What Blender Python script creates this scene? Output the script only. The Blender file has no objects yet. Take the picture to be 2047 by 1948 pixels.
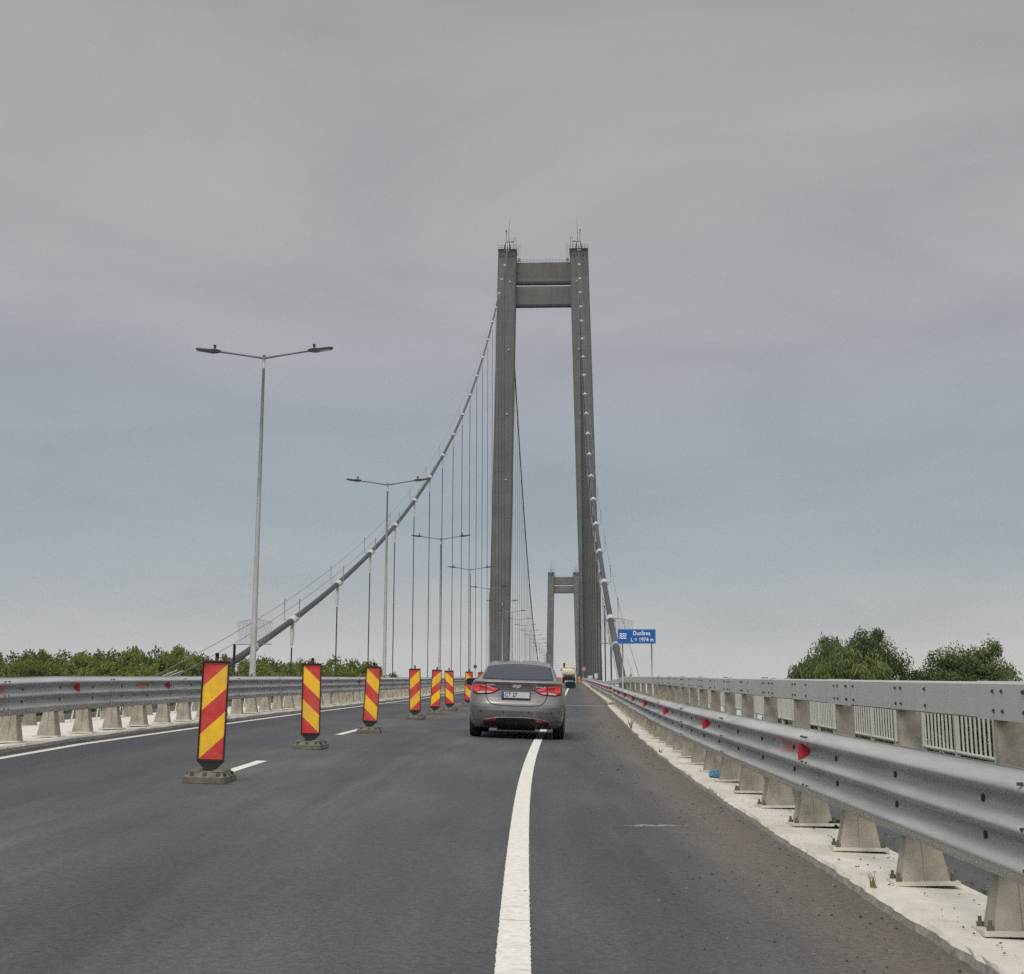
import bpy, bmesh, math, random
import numpy as np
from mathutils import Vector, Matrix
R = math.radians
rng = random.Random(7)
SC = bpy.context.scene
COL = SC.collection

# ------------------------------------------------------------------ helpers
class MB:
    """collects faces and links them as ONE mesh object"""
    def __init__(s):
        s.v = []; s.f = []; s.m = []; s.uv = {}; s.sm = []
    def add(s, vs, fs, mi=0, smooth=False):
        o = len(s.v); s.v += [tuple(v) for v in vs]
        for f in fs:
            s.f.append([o + i for i in f]); s.m.append(mi); s.sm.append(smooth)
        return o
    def box(s, c, d, mi=0, rz=0.0, taper=(1, 1)):
        x, y, z = c; a, b, h = d[0] / 2, d[1] / 2, d[2] / 2
        cr, sr = math.cos(rz), math.sin(rz)
        vs = []
        for zz, tx, ty in ((-h, 1, 1), (h, taper[0], taper[1])):
            for px, py in ((-a * tx, -b * ty), (a * tx, -b * ty), (a * tx, b * ty), (-a * tx, b * ty)):
                vs.append((x + px * cr - py * sr, y + px * sr + py * cr, z + zz))
        s.add(vs, [(3, 2, 1, 0), (4, 5, 6, 7), (0, 1, 5, 4), (1, 2, 6, 5), (2, 3, 7, 6), (3, 0, 4, 7)], mi)
    def tube(s, pts, r, n=8, mi=0, caps=True, smooth=True):
        pts = [Vector(p) for p in pts]
        rr = r if isinstance(r, (list, tuple)) else [r] * len(pts)
        vs = []; N = len(pts); up0 = None
        for i, p in enumerate(pts):
            t = (pts[min(i + 1, N - 1)] - pts[max(i - 1, 0)]).normalized()
            ref = Vector((0, 0, 1)) if abs(t.z) < .95 else Vector((0, 1, 0))
            a = t.cross(ref).normalized(); b = t.cross(a).normalized()
            for k in range(n):
                th = 2 * math.pi * k / n
                vs.append(p + (a * math.cos(th) + b * math.sin(th)) * rr[i])
        fs = []
        for i in range(N - 1):
            for k in range(n):
                k2 = (k + 1) % n
                fs.append((i * n + k, i * n + k2, (i + 1) * n + k2, (i + 1) * n + k))
        s.add(vs, fs, mi, smooth)
        if caps:
            o = len(s.v) - len(vs)
            s.f.append([o + k for k in range(n)]); s.m.append(mi); s.sm.append(False)
            s.f.append([o + (N - 1) * n + k for k in reversed(range(n))]); s.m.append(mi); s.sm.append(False)
    def sweep(s, prof, frames, mi=0, smooth=True, closed=False):
        """prof: list of (u,w); frames: list of functions (u,w)->xyz"""
        n = len(prof); o = len(s.v); vs = []
        for fr in frames:
            for (u, w) in prof: vs.append(fr(u, w))
        fs = []
        m = n if closed else n - 1
        for i in range(len(frames) - 1):
            for k in range(m):
                k2 = (k + 1) % n
                fs.append((i * n + k, i * n + k2, (i + 1) * n + k2, (i + 1) * n + k))
        s.add(vs, fs, mi, smooth)
    def build(s, name, mat, parent=None, loc=None, mesh_only=False):
        me = bpy.data.meshes.new(name)
        me.from_pydata(s.v, [], s.f)
        mats = mat if isinstance(mat, (list, tuple)) else [mat]
        for m in mats: me.materials.append(m)
        me.polygons.foreach_set('material_index', s.m)
        me.polygons.foreach_set('use_smooth', s.sm)
        me.update()
        if mesh_only: return me
        return link(name, me, parent, loc)

def link(name, me, parent=None, loc=None):
    o = bpy.data.objects.new(name, me); COL.objects.link(o)
    if parent is not None: o.parent = parent
    if loc is not None: o.location = loc
    return o

def tag(o, label=None, cat=None, group=None, kind=None):
    if label: o['label'] = label
    if cat: o['category'] = cat
    if group: o['group'] = group
    if kind: o['kind'] = kind
    return o

def thing(name, label, cat, loc=(0, 0, 0), rot=(0, 0, 0), group=None):
    o = bpy.data.objects.new(name, None); COL.objects.link(o)
    o.empty_display_size = .2
    o.location = loc; o.rotation_euler = rot
    return tag(o, label, cat, group)

def dup(root, loc, rot=None, label=None, scale=None):
    r = root.copy(); COL.objects.link(r); r.location = loc
    if rot is not None: r.rotation_euler = rot
    if label: r['label'] = label
    if scale: r.scale = scale
    for ch in list(root.children):
        c = ch.copy(); COL.objects.link(c); c.parent = r
        for g in list(ch.children):
            d = g.copy(); COL.objects.link(d); d.parent = c
    return r

# ------------------------------------------------------------------ materials
def new_mat(name):
    m = bpy.data.materials.new(name); m.use_nodes = True
    nt = m.node_tree
    b = nt.nodes['Principled BSDF']
    return m, nt, b

def N(nt, t, **kw):
    n = nt.nodes.new(t)
    for k, v in kw.items():
        if k.startswith('i_'): n.inputs[k[2:].replace('_', ' ')].default_value = v
        else: setattr(n, k, v)
    return n

def ramp(nt, stops, interp='LINEAR'):
    n = nt.nodes.new('ShaderNodeValToRGB'); cr = n.color_ramp; cr.interpolation = interp
    while len(cr.elements) < len(stops): cr.elements.new(.5)
    for e, (p, c) in zip(cr.elements, stops):
        e.position = p; e.color = c if len(c) == 4 else (*c, 1)
    return n

def simple(name, col, rough=.6, metal=0., var=.12, scale=6., bump=0., coat=0., spec=.4, space='Object', stretch=None):
    """principled with a little noise variation in colour and roughness"""
    m, nt, b = new_mat(name); L = nt.links.new
    tc = N(nt, 'ShaderNodeTexCoord')
    src = N(nt, 'ShaderNodeNewGeometry').outputs['Position'] if space == 'World' else tc.outputs[space]
    if stretch:
        mp = N(nt, 'ShaderNodeMapping'); mp.inputs['Scale'].default_value = stretch
        L(src, mp.inputs['Vector']); src = mp.outputs['Vector']
    no = N(nt, 'ShaderNodeTexNoise'); no.inputs['Scale'].default_value = scale
    no.inputs['Detail'].default_value = 6; no.inputs['Roughness'].default_value = .65
    L(src, no.inputs['Vector'])
    c1 = tuple(max(0, c * (1 - var)) for c in col); c2 = tuple(min(1, c * (1 + var)) for c in col)
    rp = ramp(nt, [(.3, c1), (.7, c2)])
    L(no.outputs['Fac'], rp.inputs['Fac']); L(rp.outputs['Color'], b.inputs['Base Color'])
    b.inputs['Metallic'].default_value = metal
    b.inputs['Specular IOR Level'].default_value = spec
    b.inputs['Coat Weight'].default_value = coat
    mr = N(nt, 'ShaderNodeMapRange'); mr.inputs['To Min'].default_value = max(.02, rough - .08)
    mr.inputs['To Max'].default_value = min(1, rough + .1)
    L(no.outputs['Fac'], mr.inputs['Value']); L(mr.outputs['Result'], b.inputs['Roughness'])
    if bump:
        bp = N(nt, 'ShaderNodeBump'); bp.inputs['Strength'].default_value = bump
        bp.inputs['Distance'].default_value = .02
        L(no.outputs['Fac'], bp.inputs['Height']); L(bp.outputs['Normal'], b.inputs['Normal'])
    return m

M = {}
M['galv'] = simple('galvanised_steel', (.43, .445, .45), rough=.5, metal=.35, var=.07, scale=2.2, stretch=(1, .25, 1), bump=.03)
M['galv_pole'] = simple('weathered_zinc_pole', (.36, .365, .36), rough=.55, metal=.25, var=.22, scale=3., stretch=(3, 3, .6))
M['zinc_post'] = simple('dusty_zinc_post', (.30, .272, .215), rough=.8, metal=0., var=.32, scale=5., bump=.1, space='World')
M['plate'] = simple('base_plate_pale', (.54, .51, .43), rough=.85, var=.25, scale=7, space='World')
M['rail_paint'] = simple('grey_rail_paint', (.42, .425, .405), rough=.6, metal=.0, var=.05, scale=3)
M['picket'] = simple('picket_grey', (.45, .44, .39), rough=.6, var=.1, scale=5)
M['dark_bolt'] = simple('dark_bolt', (.045, .045, .042), rough=.6, var=.2)
M['zinc_bolt'] = simple('rusty_zinc_bolt', (.13, .115, .09), rough=.8, var=.3)
M['dark_steel'] = simple('dark_steel', (.05, .053, .057), rough=.5, metal=.2, var=.2)
M['cable'] = simple('grey_cable_wrap', (.04, .04, .045), rough=.5, var=.12, scale=2)
M['clamp'] = simple('white_cable_clamp', (.46, .475, .475), rough=.5, var=.06, scale=2)
M['socket'] = simple('pale_hanger_socket', (.60, .585, .52), rough=.6, var=.12)
M['hanger'] = simple('black_hanger', (.028, .03, .034), rough=.5, var=.2)
M['rope'] = simple('thin_wire_rope', (.17, .18, .19), rough=.5, var=.1)
M['tower'] = simple('tower_concrete', (.128, .127, .112), rough=.85, var=.16, scale=.09, stretch=(1, 1, .35), bump=0)
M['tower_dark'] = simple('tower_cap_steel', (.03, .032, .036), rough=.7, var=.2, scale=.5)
M['lamp_head'] = simple('lamp_head_dark', (.025, .025, .027), rough=.45, var=.1)
M['lamp_lens'] = simple('lamp_lens_glass', (.28, .27, .25), rough=.25, var=.1)
M['rubber'] = simple('recycled_rubber_block', (.125, .115, .095), rough=.9, var=.35, scale=9, bump=.3, space='World')
M['black_frame'] = simple('black_panel_frame', (.022, .02, .02), rough=.6, var=.25)
M['tyre'] = simple('tyre_rubber', (.012, .012, .013), rough=.85, var=.2)
M['rim'] = simple('alloy_rim', (.35, .35, .36), rough=.35, metal=.8, var=.05)
M['black_plastic'] = simple('black_plastic', (.018, .018, .019), rough=.55, var=.15)
M['under'] = simple('underbody_black', (.006, .006, .006), rough=.95, var=.2, spec=.1)
M['chrome'] = simple('bright_chrome', (.75, .75, .76), rough=.18, metal=.9, var=.03)
M['white_plastic'] = simple('white_box_paint', (.68, .67, .62), rough=.5, var=.06)
M['cream'] = simple('cream_truck_paint', (.62, .55, .42), rough=.45, var=.08, scale=1.5)
M['orange'] = simple('orange_plastic', (.62, .10, .02), rough=.55, var=.15, scale=2)
M['red_refl'] = simple('red_reflector', (.42, .03, .045), rough=.35, var=.1)
M['blue_cloth'] = simple('blue_plastic_litter', (.07, .19, .33), rough=.5, var=.2, scale=9)
M['black_rubber'] = simple('black_rubber_scrap', (.012, .012, .012), rough=.8, var=.3)
M['sign_white'] = simple('sign_white', (.80, .82, .84), rough=.5, var=.03)
M['sign_blue'] = simple('sign_blue', (.008, .085, .32), rough=.4, var=.1, scale=2)
M['sign_back'] = simple('sign_back_dark', (.06, .06, .062), rough=.6, var=.1)
M['sign_red'] = simple('sign_red', (.36, .10, .14), rough=.4, var=.1)  # red dulled in its colour to imitate distance haze
M['sign_pale_blue'] = simple('sign_hazy_blue', (.27, .22, .36), rough=.5, var=.1)  # blue paled the same way, haze put into the colour
M['girder'] = simple('deck_girder_grey', (.30, .31, .31), rough=.6, var=.1, scale=.4)
M['bark'] = simple('bark', (.10, .08, .06), rough=.95, var=.3, scale=8, bump=.4)

def tower_concrete():
    m, nt, b = new_mat('tower_concrete'); L = nt.links.new
    tc = N(nt, 'ShaderNodeTexCoord'); sx = N(nt, 'ShaderNodeSeparateXYZ'); L(tc.outputs['Object'], sx.inputs[0])
    mp = N(nt, 'ShaderNodeMapping'); mp.inputs['Scale'].default_value = (.55, .55, .035); L(tc.outputs['Object'], mp.inputs[0])
    n1 = N(nt, 'ShaderNodeTexNoise'); n1.inputs['Scale'].default_value = 1.6; n1.inputs['Detail'].default_value = 7; n1.inputs['Roughness'].default_value = .6; L(mp.outputs[0], n1.inputs['Vector'])
    n2 = N(nt, 'ShaderNodeTexNoise'); n2.inputs['Scale'].default_value = .16; n2.inputs['Detail'].default_value = 8; L(tc.outputs['Object'], n2.inputs['Vector'])
    rp = ramp(nt, [(.3, (.094, .0935, .086)), (.7, (.146, .145, .133))]); ad = N(nt, 'ShaderNodeMath', operation='MULTIPLY_ADD'); ad.inputs[1].default_value = .55
    h = N(nt, 'ShaderNodeMath', operation='MULTIPLY'); h.inputs[1].default_value = .45; L(n2.outputs['Fac'], h.inputs[0]); L(n1.outputs['Fac'], ad.inputs[0]); L(h.outputs[0], ad.inputs[2]); L(ad.outputs[0], rp.inputs['Fac'])
    d = N(nt, 'ShaderNodeMath', operation='MULTIPLY'); d.inputs[1].default_value = 1 / 4.5; L(sx.outputs['Z'], d.inputs[0])
    fl = N(nt, 'ShaderNodeMath', operation='FLOOR'); L(d.outputs[0], fl.inputs[0]); wn = N(nt, 'ShaderNodeTexWhiteNoise'); wn.noise_dimensions = '1D'; L(fl.outputs[0], wn.inputs['W'])
    lift = N(nt, 'ShaderNodeMapRange'); lift.inputs['To Min'].default_value = .93; lift.inputs['To Max'].default_value = 1.07; L(wn.outputs['Value'], lift.inputs['Value'])
    fr = N(nt, 'ShaderNodeMath', operation='FRACT'); L(d.outputs[0], fr.inputs[0]); lt = N(nt, 'ShaderNodeMath', operation='LESS_THAN'); lt.inputs[1].default_value = .05; L(fr.outputs[0], lt.inputs[0])
    jm = N(nt, 'ShaderNodeMath', operation='MULTIPLY_ADD'); jm.inputs[1].default_value = -.09; L(lt.outputs[0], jm.inputs[0]); L(lift.outputs['Result'], jm.inputs[2])
    sc = N(nt, 'ShaderNodeVectorMath', operation='SCALE'); L(rp.outputs['Color'], sc.inputs[0]); L(jm.outputs[0], sc.inputs['Scale'])
    L(sc.outputs[0], b.inputs['Base Color']); b.inputs['Roughness'].default_value = .88; b.inputs['Specular IOR Level'].default_value = .25
    return m
M['tower'] = tower_concrete()

def car_paint():
    m, nt, b = new_mat('taupe_metallic_paint'); L = nt.links.new
    b.inputs['Base Color'].default_value = (.235, .215, .195, 1)
    b.inputs['Metallic'].default_value = .5; b.inputs['Roughness'].default_value = .36
    b.inputs['Coat Weight'].default_value = .7; b.inputs['Coat Roughness'].default_value = .06
    tc = N(nt, 'ShaderNodeTexCoord'); no = N(nt, 'ShaderNodeTexNoise'); no.inputs['Scale'].default_value = 3.5
    no.inputs['Detail'].default_value = 8
    L(tc.outputs['Object'], no.inputs['Vector'])
    rp = ramp(nt, [(.3, (.158, .150, .144)), (.75, (.216, .206, .198))]); L(no.outputs['Fac'], rp.inputs['Fac'])
    L(rp.outputs['Color'], b.inputs['Base Color'])
    mr = N(nt, 'ShaderNodeMapRange'); mr.inputs['To Min'].default_value = .28; mr.inputs['To Max'].default_value = .42
    L(no.outputs['Fac'], mr.inputs['Value']); L(mr.outputs['Result'], b.inputs['Roughness'])
    return m
M['paint'] = car_paint()

def glass_dark():
    m, nt, b = new_mat('tinted_rear_glass')
    b.inputs['Base Color'].default_value = (.016, .023, .034, 1)
    b.inputs['Roughness'].default_value = .07; b.inputs['Specular IOR Level'].default_value = .28
    tc = N(nt, 'ShaderNodeTexCoord'); no = N(nt, 'ShaderNodeTexNoise'); no.inputs['Scale'].default_value = 2
    nt.links.new(tc.outputs['Object'], no.inputs['Vector'])
    mr = N(nt, 'ShaderNodeMapRange'); mr.inputs['To Min'].default_value = .05; mr.inputs['To Max'].default_value = .22
    nt.links.new(no.outputs['Fac'], mr.inputs['Value']); nt.links.new(mr.outputs['Result'], b.inputs['Roughness'])
    return m
M['glass'] = glass_dark()

def lens(name, col, emit=0.):
    m, nt, b = new_mat(name)
    b.inputs['Base Color'].default_value = (*col, 1)
    b.inputs['Roughness'].default_value = .16; b.inputs['Coat Weight'].default_value = .6
    b.inputs['Coat Roughness'].default_value = .05
    if emit:
        b.inputs['Emission Color'].default_value = (1, .05, .05, 1); b.inputs['Emission Strength'].default_value = emit
    tc = N(nt, 'ShaderNodeTexCoord'); w = N(nt, 'ShaderNodeTexWave'); w.inputs['Scale'].default_value = 14
    w.inputs['Distortion'].default_value = .4
    nt.links.new(tc.outputs['Object'], w.inputs['Vector'])
    bp = N(nt, 'ShaderNodeBump'); bp.inputs['Strength'].default_value = .2; bp.inputs['Distance'].default_value = .003
    nt.links.new(w.outputs['Fac'], bp.inputs['Height']); nt.links.new(bp.outputs['Normal'], b.inputs['Normal'])
    return m
M['lens_red'] = lens('red_lamp_lens', (.42, .012, .02))
M['lens_lit'] = lens('lit_red_lamp', (.5, .02, .025), .30)
M['lens_clear'] = lens('pale_lamp_lens', (.45, .40, .39))

def stripe_mat(name, sgn):
    m, nt, b = new_mat(name); L = nt.links.new
    tc = N(nt, 'ShaderNodeTexCoord'); sx = N(nt, 'ShaderNodeSeparateXYZ'); L(tc.outputs['Object'], sx.inputs[0])
    a = N(nt, 'ShaderNodeMath', operation='MULTIPLY'); a.inputs[1].default_value = -.93 * sgn; L(sx.outputs['X'], a.inputs[0])
    c = N(nt, 'ShaderNodeMath', operation='ADD'); L(a.outputs[0], c.inputs[0]); L(sx.outputs['Z'], c.inputs[1])
    d = N(nt, 'ShaderNodeMath', operation='MULTIPLY_ADD'); d.inputs[1].default_value = 1 / .488; d.inputs[2].default_value = 2 - .013 / .488 - .125 * .93 / .488
    L(c.outputs[0], d.inputs[0])
    fr = N(nt, 'ShaderNodeMath', operation='FRACT'); L(d.outputs[0], fr.inputs[0])
    lt = N(nt, 'ShaderNodeMath', operation='LESS_THAN'); lt.inputs[1].default_value = .51; L(fr.outputs[0], lt.inputs[0])
    no = N(nt, 'ShaderNodeTexNoise'); no.inputs['Scale'].default_value = 9; no.inputs['Detail'].default_value = 7
    L(tc.outputs['Object'], no.inputs['Vector'])
    ry = ramp(nt, [(.3, (.88, .47, .006)), (.7, (.96, .56, .010))]); rr = ramp(nt, [(.3, (.52, .018, .022)), (.7, (.62, .03, .035))])
    L(no.outputs['Fac'], ry.inputs['Fac']); L(no.outputs['Fac'], rr.inputs['Fac'])
    mx = N(nt, 'ShaderNodeMix', data_type='RGBA'); L(lt.outputs[0], mx.inputs['Factor'])
    L(rr.outputs['Color'], mx.inputs['A']); L(ry.outputs['Color'], mx.inputs['B'])
    # scuff marks
    vo = N(nt, 'ShaderNodeTexNoise'); vo.inputs['Scale'].default_value = 22; vo.inputs['Detail'].default_value = 3
    mp = N(nt, 'ShaderNodeMapping'); mp.inputs['Scale'].default_value = (1, 1, 2.6); L(tc.outputs['Object'], mp.inputs[0]); L(mp.outputs[0], vo.inputs['Vector'])
    g = N(nt, 'ShaderNodeMath', operation='GREATER_THAN'); g.inputs[1].default_value = .735; L(vo.outputs['Fac'], g.inputs[0])
    m2 = N(nt, 'ShaderNodeMix', data_type='RGBA'); L(g.outputs[0], m2.inputs['Factor']); L(mx.outputs['Result'], m2.inputs['A'])
    m2.inputs['B'].default_value = (.22, .10, .03, 1)
    dn = N(nt, 'ShaderNodeTexNoise'); dn.inputs['Scale'].default_value = 3.2; dn.inputs['Detail'].default_value = 9; dn.inputs['Roughness'].default_value = .72
    oi = N(nt, 'ShaderNodeObjectInfo'); va = N(nt, 'ShaderNodeVectorMath', operation='ADD'); L(tc.outputs['Object'], va.inputs[0]); L(oi.outputs['Location'], va.inputs[1]); L(va.outputs[0], dn.inputs['Vector'])
    dr = ramp(nt, [(.42, (0, 0, 0)), (.8, (.62, .62, .62))]); L(dn.outputs['Fac'], dr.inputs['Fac'])
    m9 = N(nt, 'ShaderNodeMix', data_type='RGBA'); L(dr.outputs['Color'], m9.inputs['Factor']); L(m2.outputs['Result'], m9.inputs['A']); m9.inputs['B'].default_value = (.33, .22, .12, 1)
    L(m9.outputs['Result'], b.inputs['Base Color'])
    b.inputs['Roughness'].default_value = .42
    return m
M['stripe_up'] = stripe_mat('red_yellow_stripes_rising_right', 1)
M['stripe_down'] = stripe_mat('red_yellow_stripes_falling_right', -1)

def asphalt(name='asphalt', shoulder=True):
    m, nt, b = new_mat(name); L = nt.links.new
    uv = N(nt, 'ShaderNodeUVMap'); uv.uv_map = 'road'
    sx = N(nt, 'ShaderNodeSeparateXYZ'); L(uv.outputs[0], sx.inputs[0])
    tc = N(nt, 'ShaderNodeTexCoord')
    # fine aggregate
    f1 = N(nt, 'ShaderNodeTexNoise'); f1.inputs['Scale'].default_value = 95; f1.inputs['Detail'].default_value = 3; f1.inputs['Roughness'].default_value = .8
    L(tc.outputs['Object'], f1.inputs['Vector'])
    f5 = N(nt, 'ShaderNodeTexNoise'); f5.inputs['Scale'].default_value = 26; f5.inputs['Detail'].default_value = 6; f5.inputs['Roughness'].default_value = .75
    L(tc.outputs['Object'], f5.inputs['Vector'])
    f2 = N(nt, 'ShaderNodeTexVoronoi'); f2.inputs['Scale'].default_value = 42; L(tc.outputs['Object'], f2.inputs['Vector'])
    # broad wear patches, stretched along the road
    mp = N(nt, 'ShaderNodeMapping'); mp.inputs['Scale'].default_value = (.55, .16, 1); L(uv.outputs[0], mp.inputs[0])
    f3 = N(nt, 'ShaderNodeTexNoise'); f3.inputs['Scale'].default_value = 1.1; f3.inputs['Detail'].default_value = 5; L(mp.outputs[0], f3.inputs['Vector'])
    mp2 = N(nt, 'ShaderNodeMapping'); mp2.inputs['Scale'].default_value = (5, .25, 1); L(uv.outputs[0], mp2.inputs[0])
    f4 = N(nt, 'ShaderNodeTexNoise'); f4.inputs['Scale'].default_value = 1.; f4.inputs['Detail'].default_value = 4; L(mp2.outputs[0], f4.inputs['Vector'])
    base = ramp(nt, [(.28, (.054, .0555, .062)), (.5, (.072, .0715, .073)), (.7, (.098, .093, .088))])
    ad = N(nt, 'ShaderNodeMath', operation='MULTIPLY_ADD'); ad.inputs[1].default_value = .45; L(f4.outputs['Fac'], ad.inputs[0])
    sb = N(nt, 'ShaderNodeMath', operation='MULTIPLY_ADD'); sb.inputs[1].default_value = 1.0; sb.inputs[2].default_value = -.225; L(f3.outputs['Fac'], sb.inputs[0])
    L(sb.outputs[0], ad.inputs[2]); L(ad.outputs[0], base.inputs['Fac'])
    # dusty brown shoulder by lateral distance (dirt lies there)
    jit = N(nt, 'ShaderNodeMath', operation='MULTIPLY_ADD'); jit.inputs[1].default_value = 1.1; L(f3.outputs['Fac'], jit.inputs[0]); L(sx.outputs['X'], jit.inputs[2])
    dr = N(nt, 'ShaderNodeMapRange'); dr.interpolation_type = 'SMOOTHSTEP'
    dr.inputs['From Min'].default_value = 1.35; dr.inputs['From Max'].default_value = 2.1
    dr.inputs['To Max'].default_value = .75 if shoulder else 0
    L(jit.outputs[0], dr.inputs['Value'])
    m1 = N(nt, 'ShaderNodeMix', data_type='RGBA'); L(dr.outputs['Result'], m1.inputs['Factor']); L(base.outputs['Color'], m1.inputs['A'])
    m1.inputs['B'].default_value = (.118, .105, .094, 1)
    # left lane and wheel paths: bluish fresh asphalt bands
    wv = N(nt, 'ShaderNodeMapRange'); wv.interpolation_type = 'SMOOTHSTEP'; wv.inputs['From Min'].default_value = -3.6; wv.inputs['From Max'].default_value = -4.6
    j2 = N(nt, 'ShaderNodeMath', operation='MULTIPLY_ADD'); j2.inputs[1].default_value = .9; L(f3.outputs['Fac'], j2.inputs[0]); L(sx.outputs['X'], j2.inputs[2])
    L(j2.outputs[0], wv.inputs['Value']); wv.inputs['To Max'].default_value = .55
    m3 = N(nt, 'ShaderNodeMix', data_type='RGBA'); L(wv.outputs['Result'], m3.inputs['Factor']); L(m1.outputs['Result'], m3.inputs['A'])
    m3.inputs['B'].default_value = (.052, .054, .064, 1)
    # tyre-polished and dusty bands along the lanes
    jx = N(nt, 'ShaderNodeMath', operation='MULTIPLY_ADD'); jx.inputs[1].default_value = .55; L(f4.outputs['Fac'], jx.inputs[0]); L(sx.outputs['X'], jx.inputs[2])
    jm = N(nt, 'ShaderNodeMapRange'); jm.inputs['From Min'].default_value = -6.6 + .27; jm.inputs['From Max'].default_value = 2.0 + .27; L(jx.outputs[0], jm.inputs['Value'])
    def pd(d): return (d + 6.6) / 8.6
    lr = ramp(nt, [(pd(-6.3), (.98, .96, .95)), (pd(-5.7), (.86, .87, .92)), (pd(-5.0), (1.12, 1.08, 1.04)), (pd(-4.3), (.84, .86, .92)), (pd(-3.5), (1.14, 1.10, 1.05)), (pd(-2.75), (1.06, 1.04, 1.0)), (pd(-2.1), (.90, .90, .93)), (pd(-1.3), (1.13, 1.09, 1.04)), (pd(-.55), (1.0, 1.0, 1.0)), (pd(.1), (.90, .91, .95)), (pd(.7), (.86, .88, .95)), (pd(1.15), (1.0, .98, .96)), (pd(1.6), (1.12, 1.07, 1.02))], 'EASE')
    L(jm.outputs['Result'], lr.inputs['Fac'])
    ml = N(nt, 'ShaderNodeMix', data_type='RGBA', blend_type='MULTIPLY'); ml.inputs['Factor'].default_value = 1 if shoulder else 0
    L(m3.outputs['Result'], ml.inputs['A']); L(lr.outputs['Color'], ml.inputs['B'])
    # aggregate speckle
    sp = ramp(nt, [(.28, (.45, .45, .46)), (.5, (.98, .98, .98)), (.7, (1.75, 1.72, 1.66))]); L(f1.outputs['Fac'], sp.inputs['Fac'])
    mm = N(nt, 'ShaderNodeMix', data_type='RGBA', blend_type='MULTIPLY'); mm.inputs['Factor'].default_value = .8
    L(ml.outputs['Result'], mm.inputs['A']); L(sp.outputs['Color'], mm.inputs['B'])
    sp2 = ramp(nt, [(.3, (.6, .6, .61)), (.5, (1, 1, 1)), (.7, (1.42, 1.40, 1.36))]); L(f5.outputs['Fac'], sp2.inputs['Fac'])
    m5 = N(nt, 'ShaderNodeMix', data_type='RGBA', blend_type='MULTIPLY'); m5.inputs['Factor'].default_value = .9
    L(mm.outputs['Result'], m5.inputs['A']); L(sp2.outputs['Color'], m5.inputs['B'])
    pit = ramp(nt, [(.0, (2.2, 2.15, 2.0)), (.055, (1.15, 1.15, 1.15)), (.12, (1, 1, 1))]); L(f2.outputs['Distance'], pit.inputs['Fac'])
    wn = N(nt, 'ShaderNodeTexWhiteNoise'); L(f2.outputs['Position'], wn.inputs['Vector'])
    gt = N(nt, 'ShaderNodeMath', operation='GREATER_THAN'); gt.inputs[1].default_value = .93; L(wn.outputs['Value'], gt.inputs[0])
    m4 = N(nt, 'ShaderNodeMix', data_type='RGBA', blend_type='MULTIPLY'); L(gt.outputs[0], m4.inputs['Factor'])
    L(m5.outputs['Result'], m4.inputs['A']); L(pit.outputs['Color'], m4.inputs['B'])
    L(m4.outputs['Result'], b.inputs['Base Color'])
    b.inputs['Roughness'].default_value = .8; b.inputs['Specular IOR Level'].default_value = .25
    bp = N(nt, 'ShaderNodeBump'); bp.inputs['Strength'].default_value = .45; bp.inputs['Distance'].default_value = .006
    L(f1.outputs['Fac'], bp.inputs['Height']); L(bp.outputs['Normal'], b.inputs['Normal'])
    return m
M['asphalt'] = asphalt()
M['asphalt_plain'] = asphalt('walkway_asphalt', False)

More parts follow.
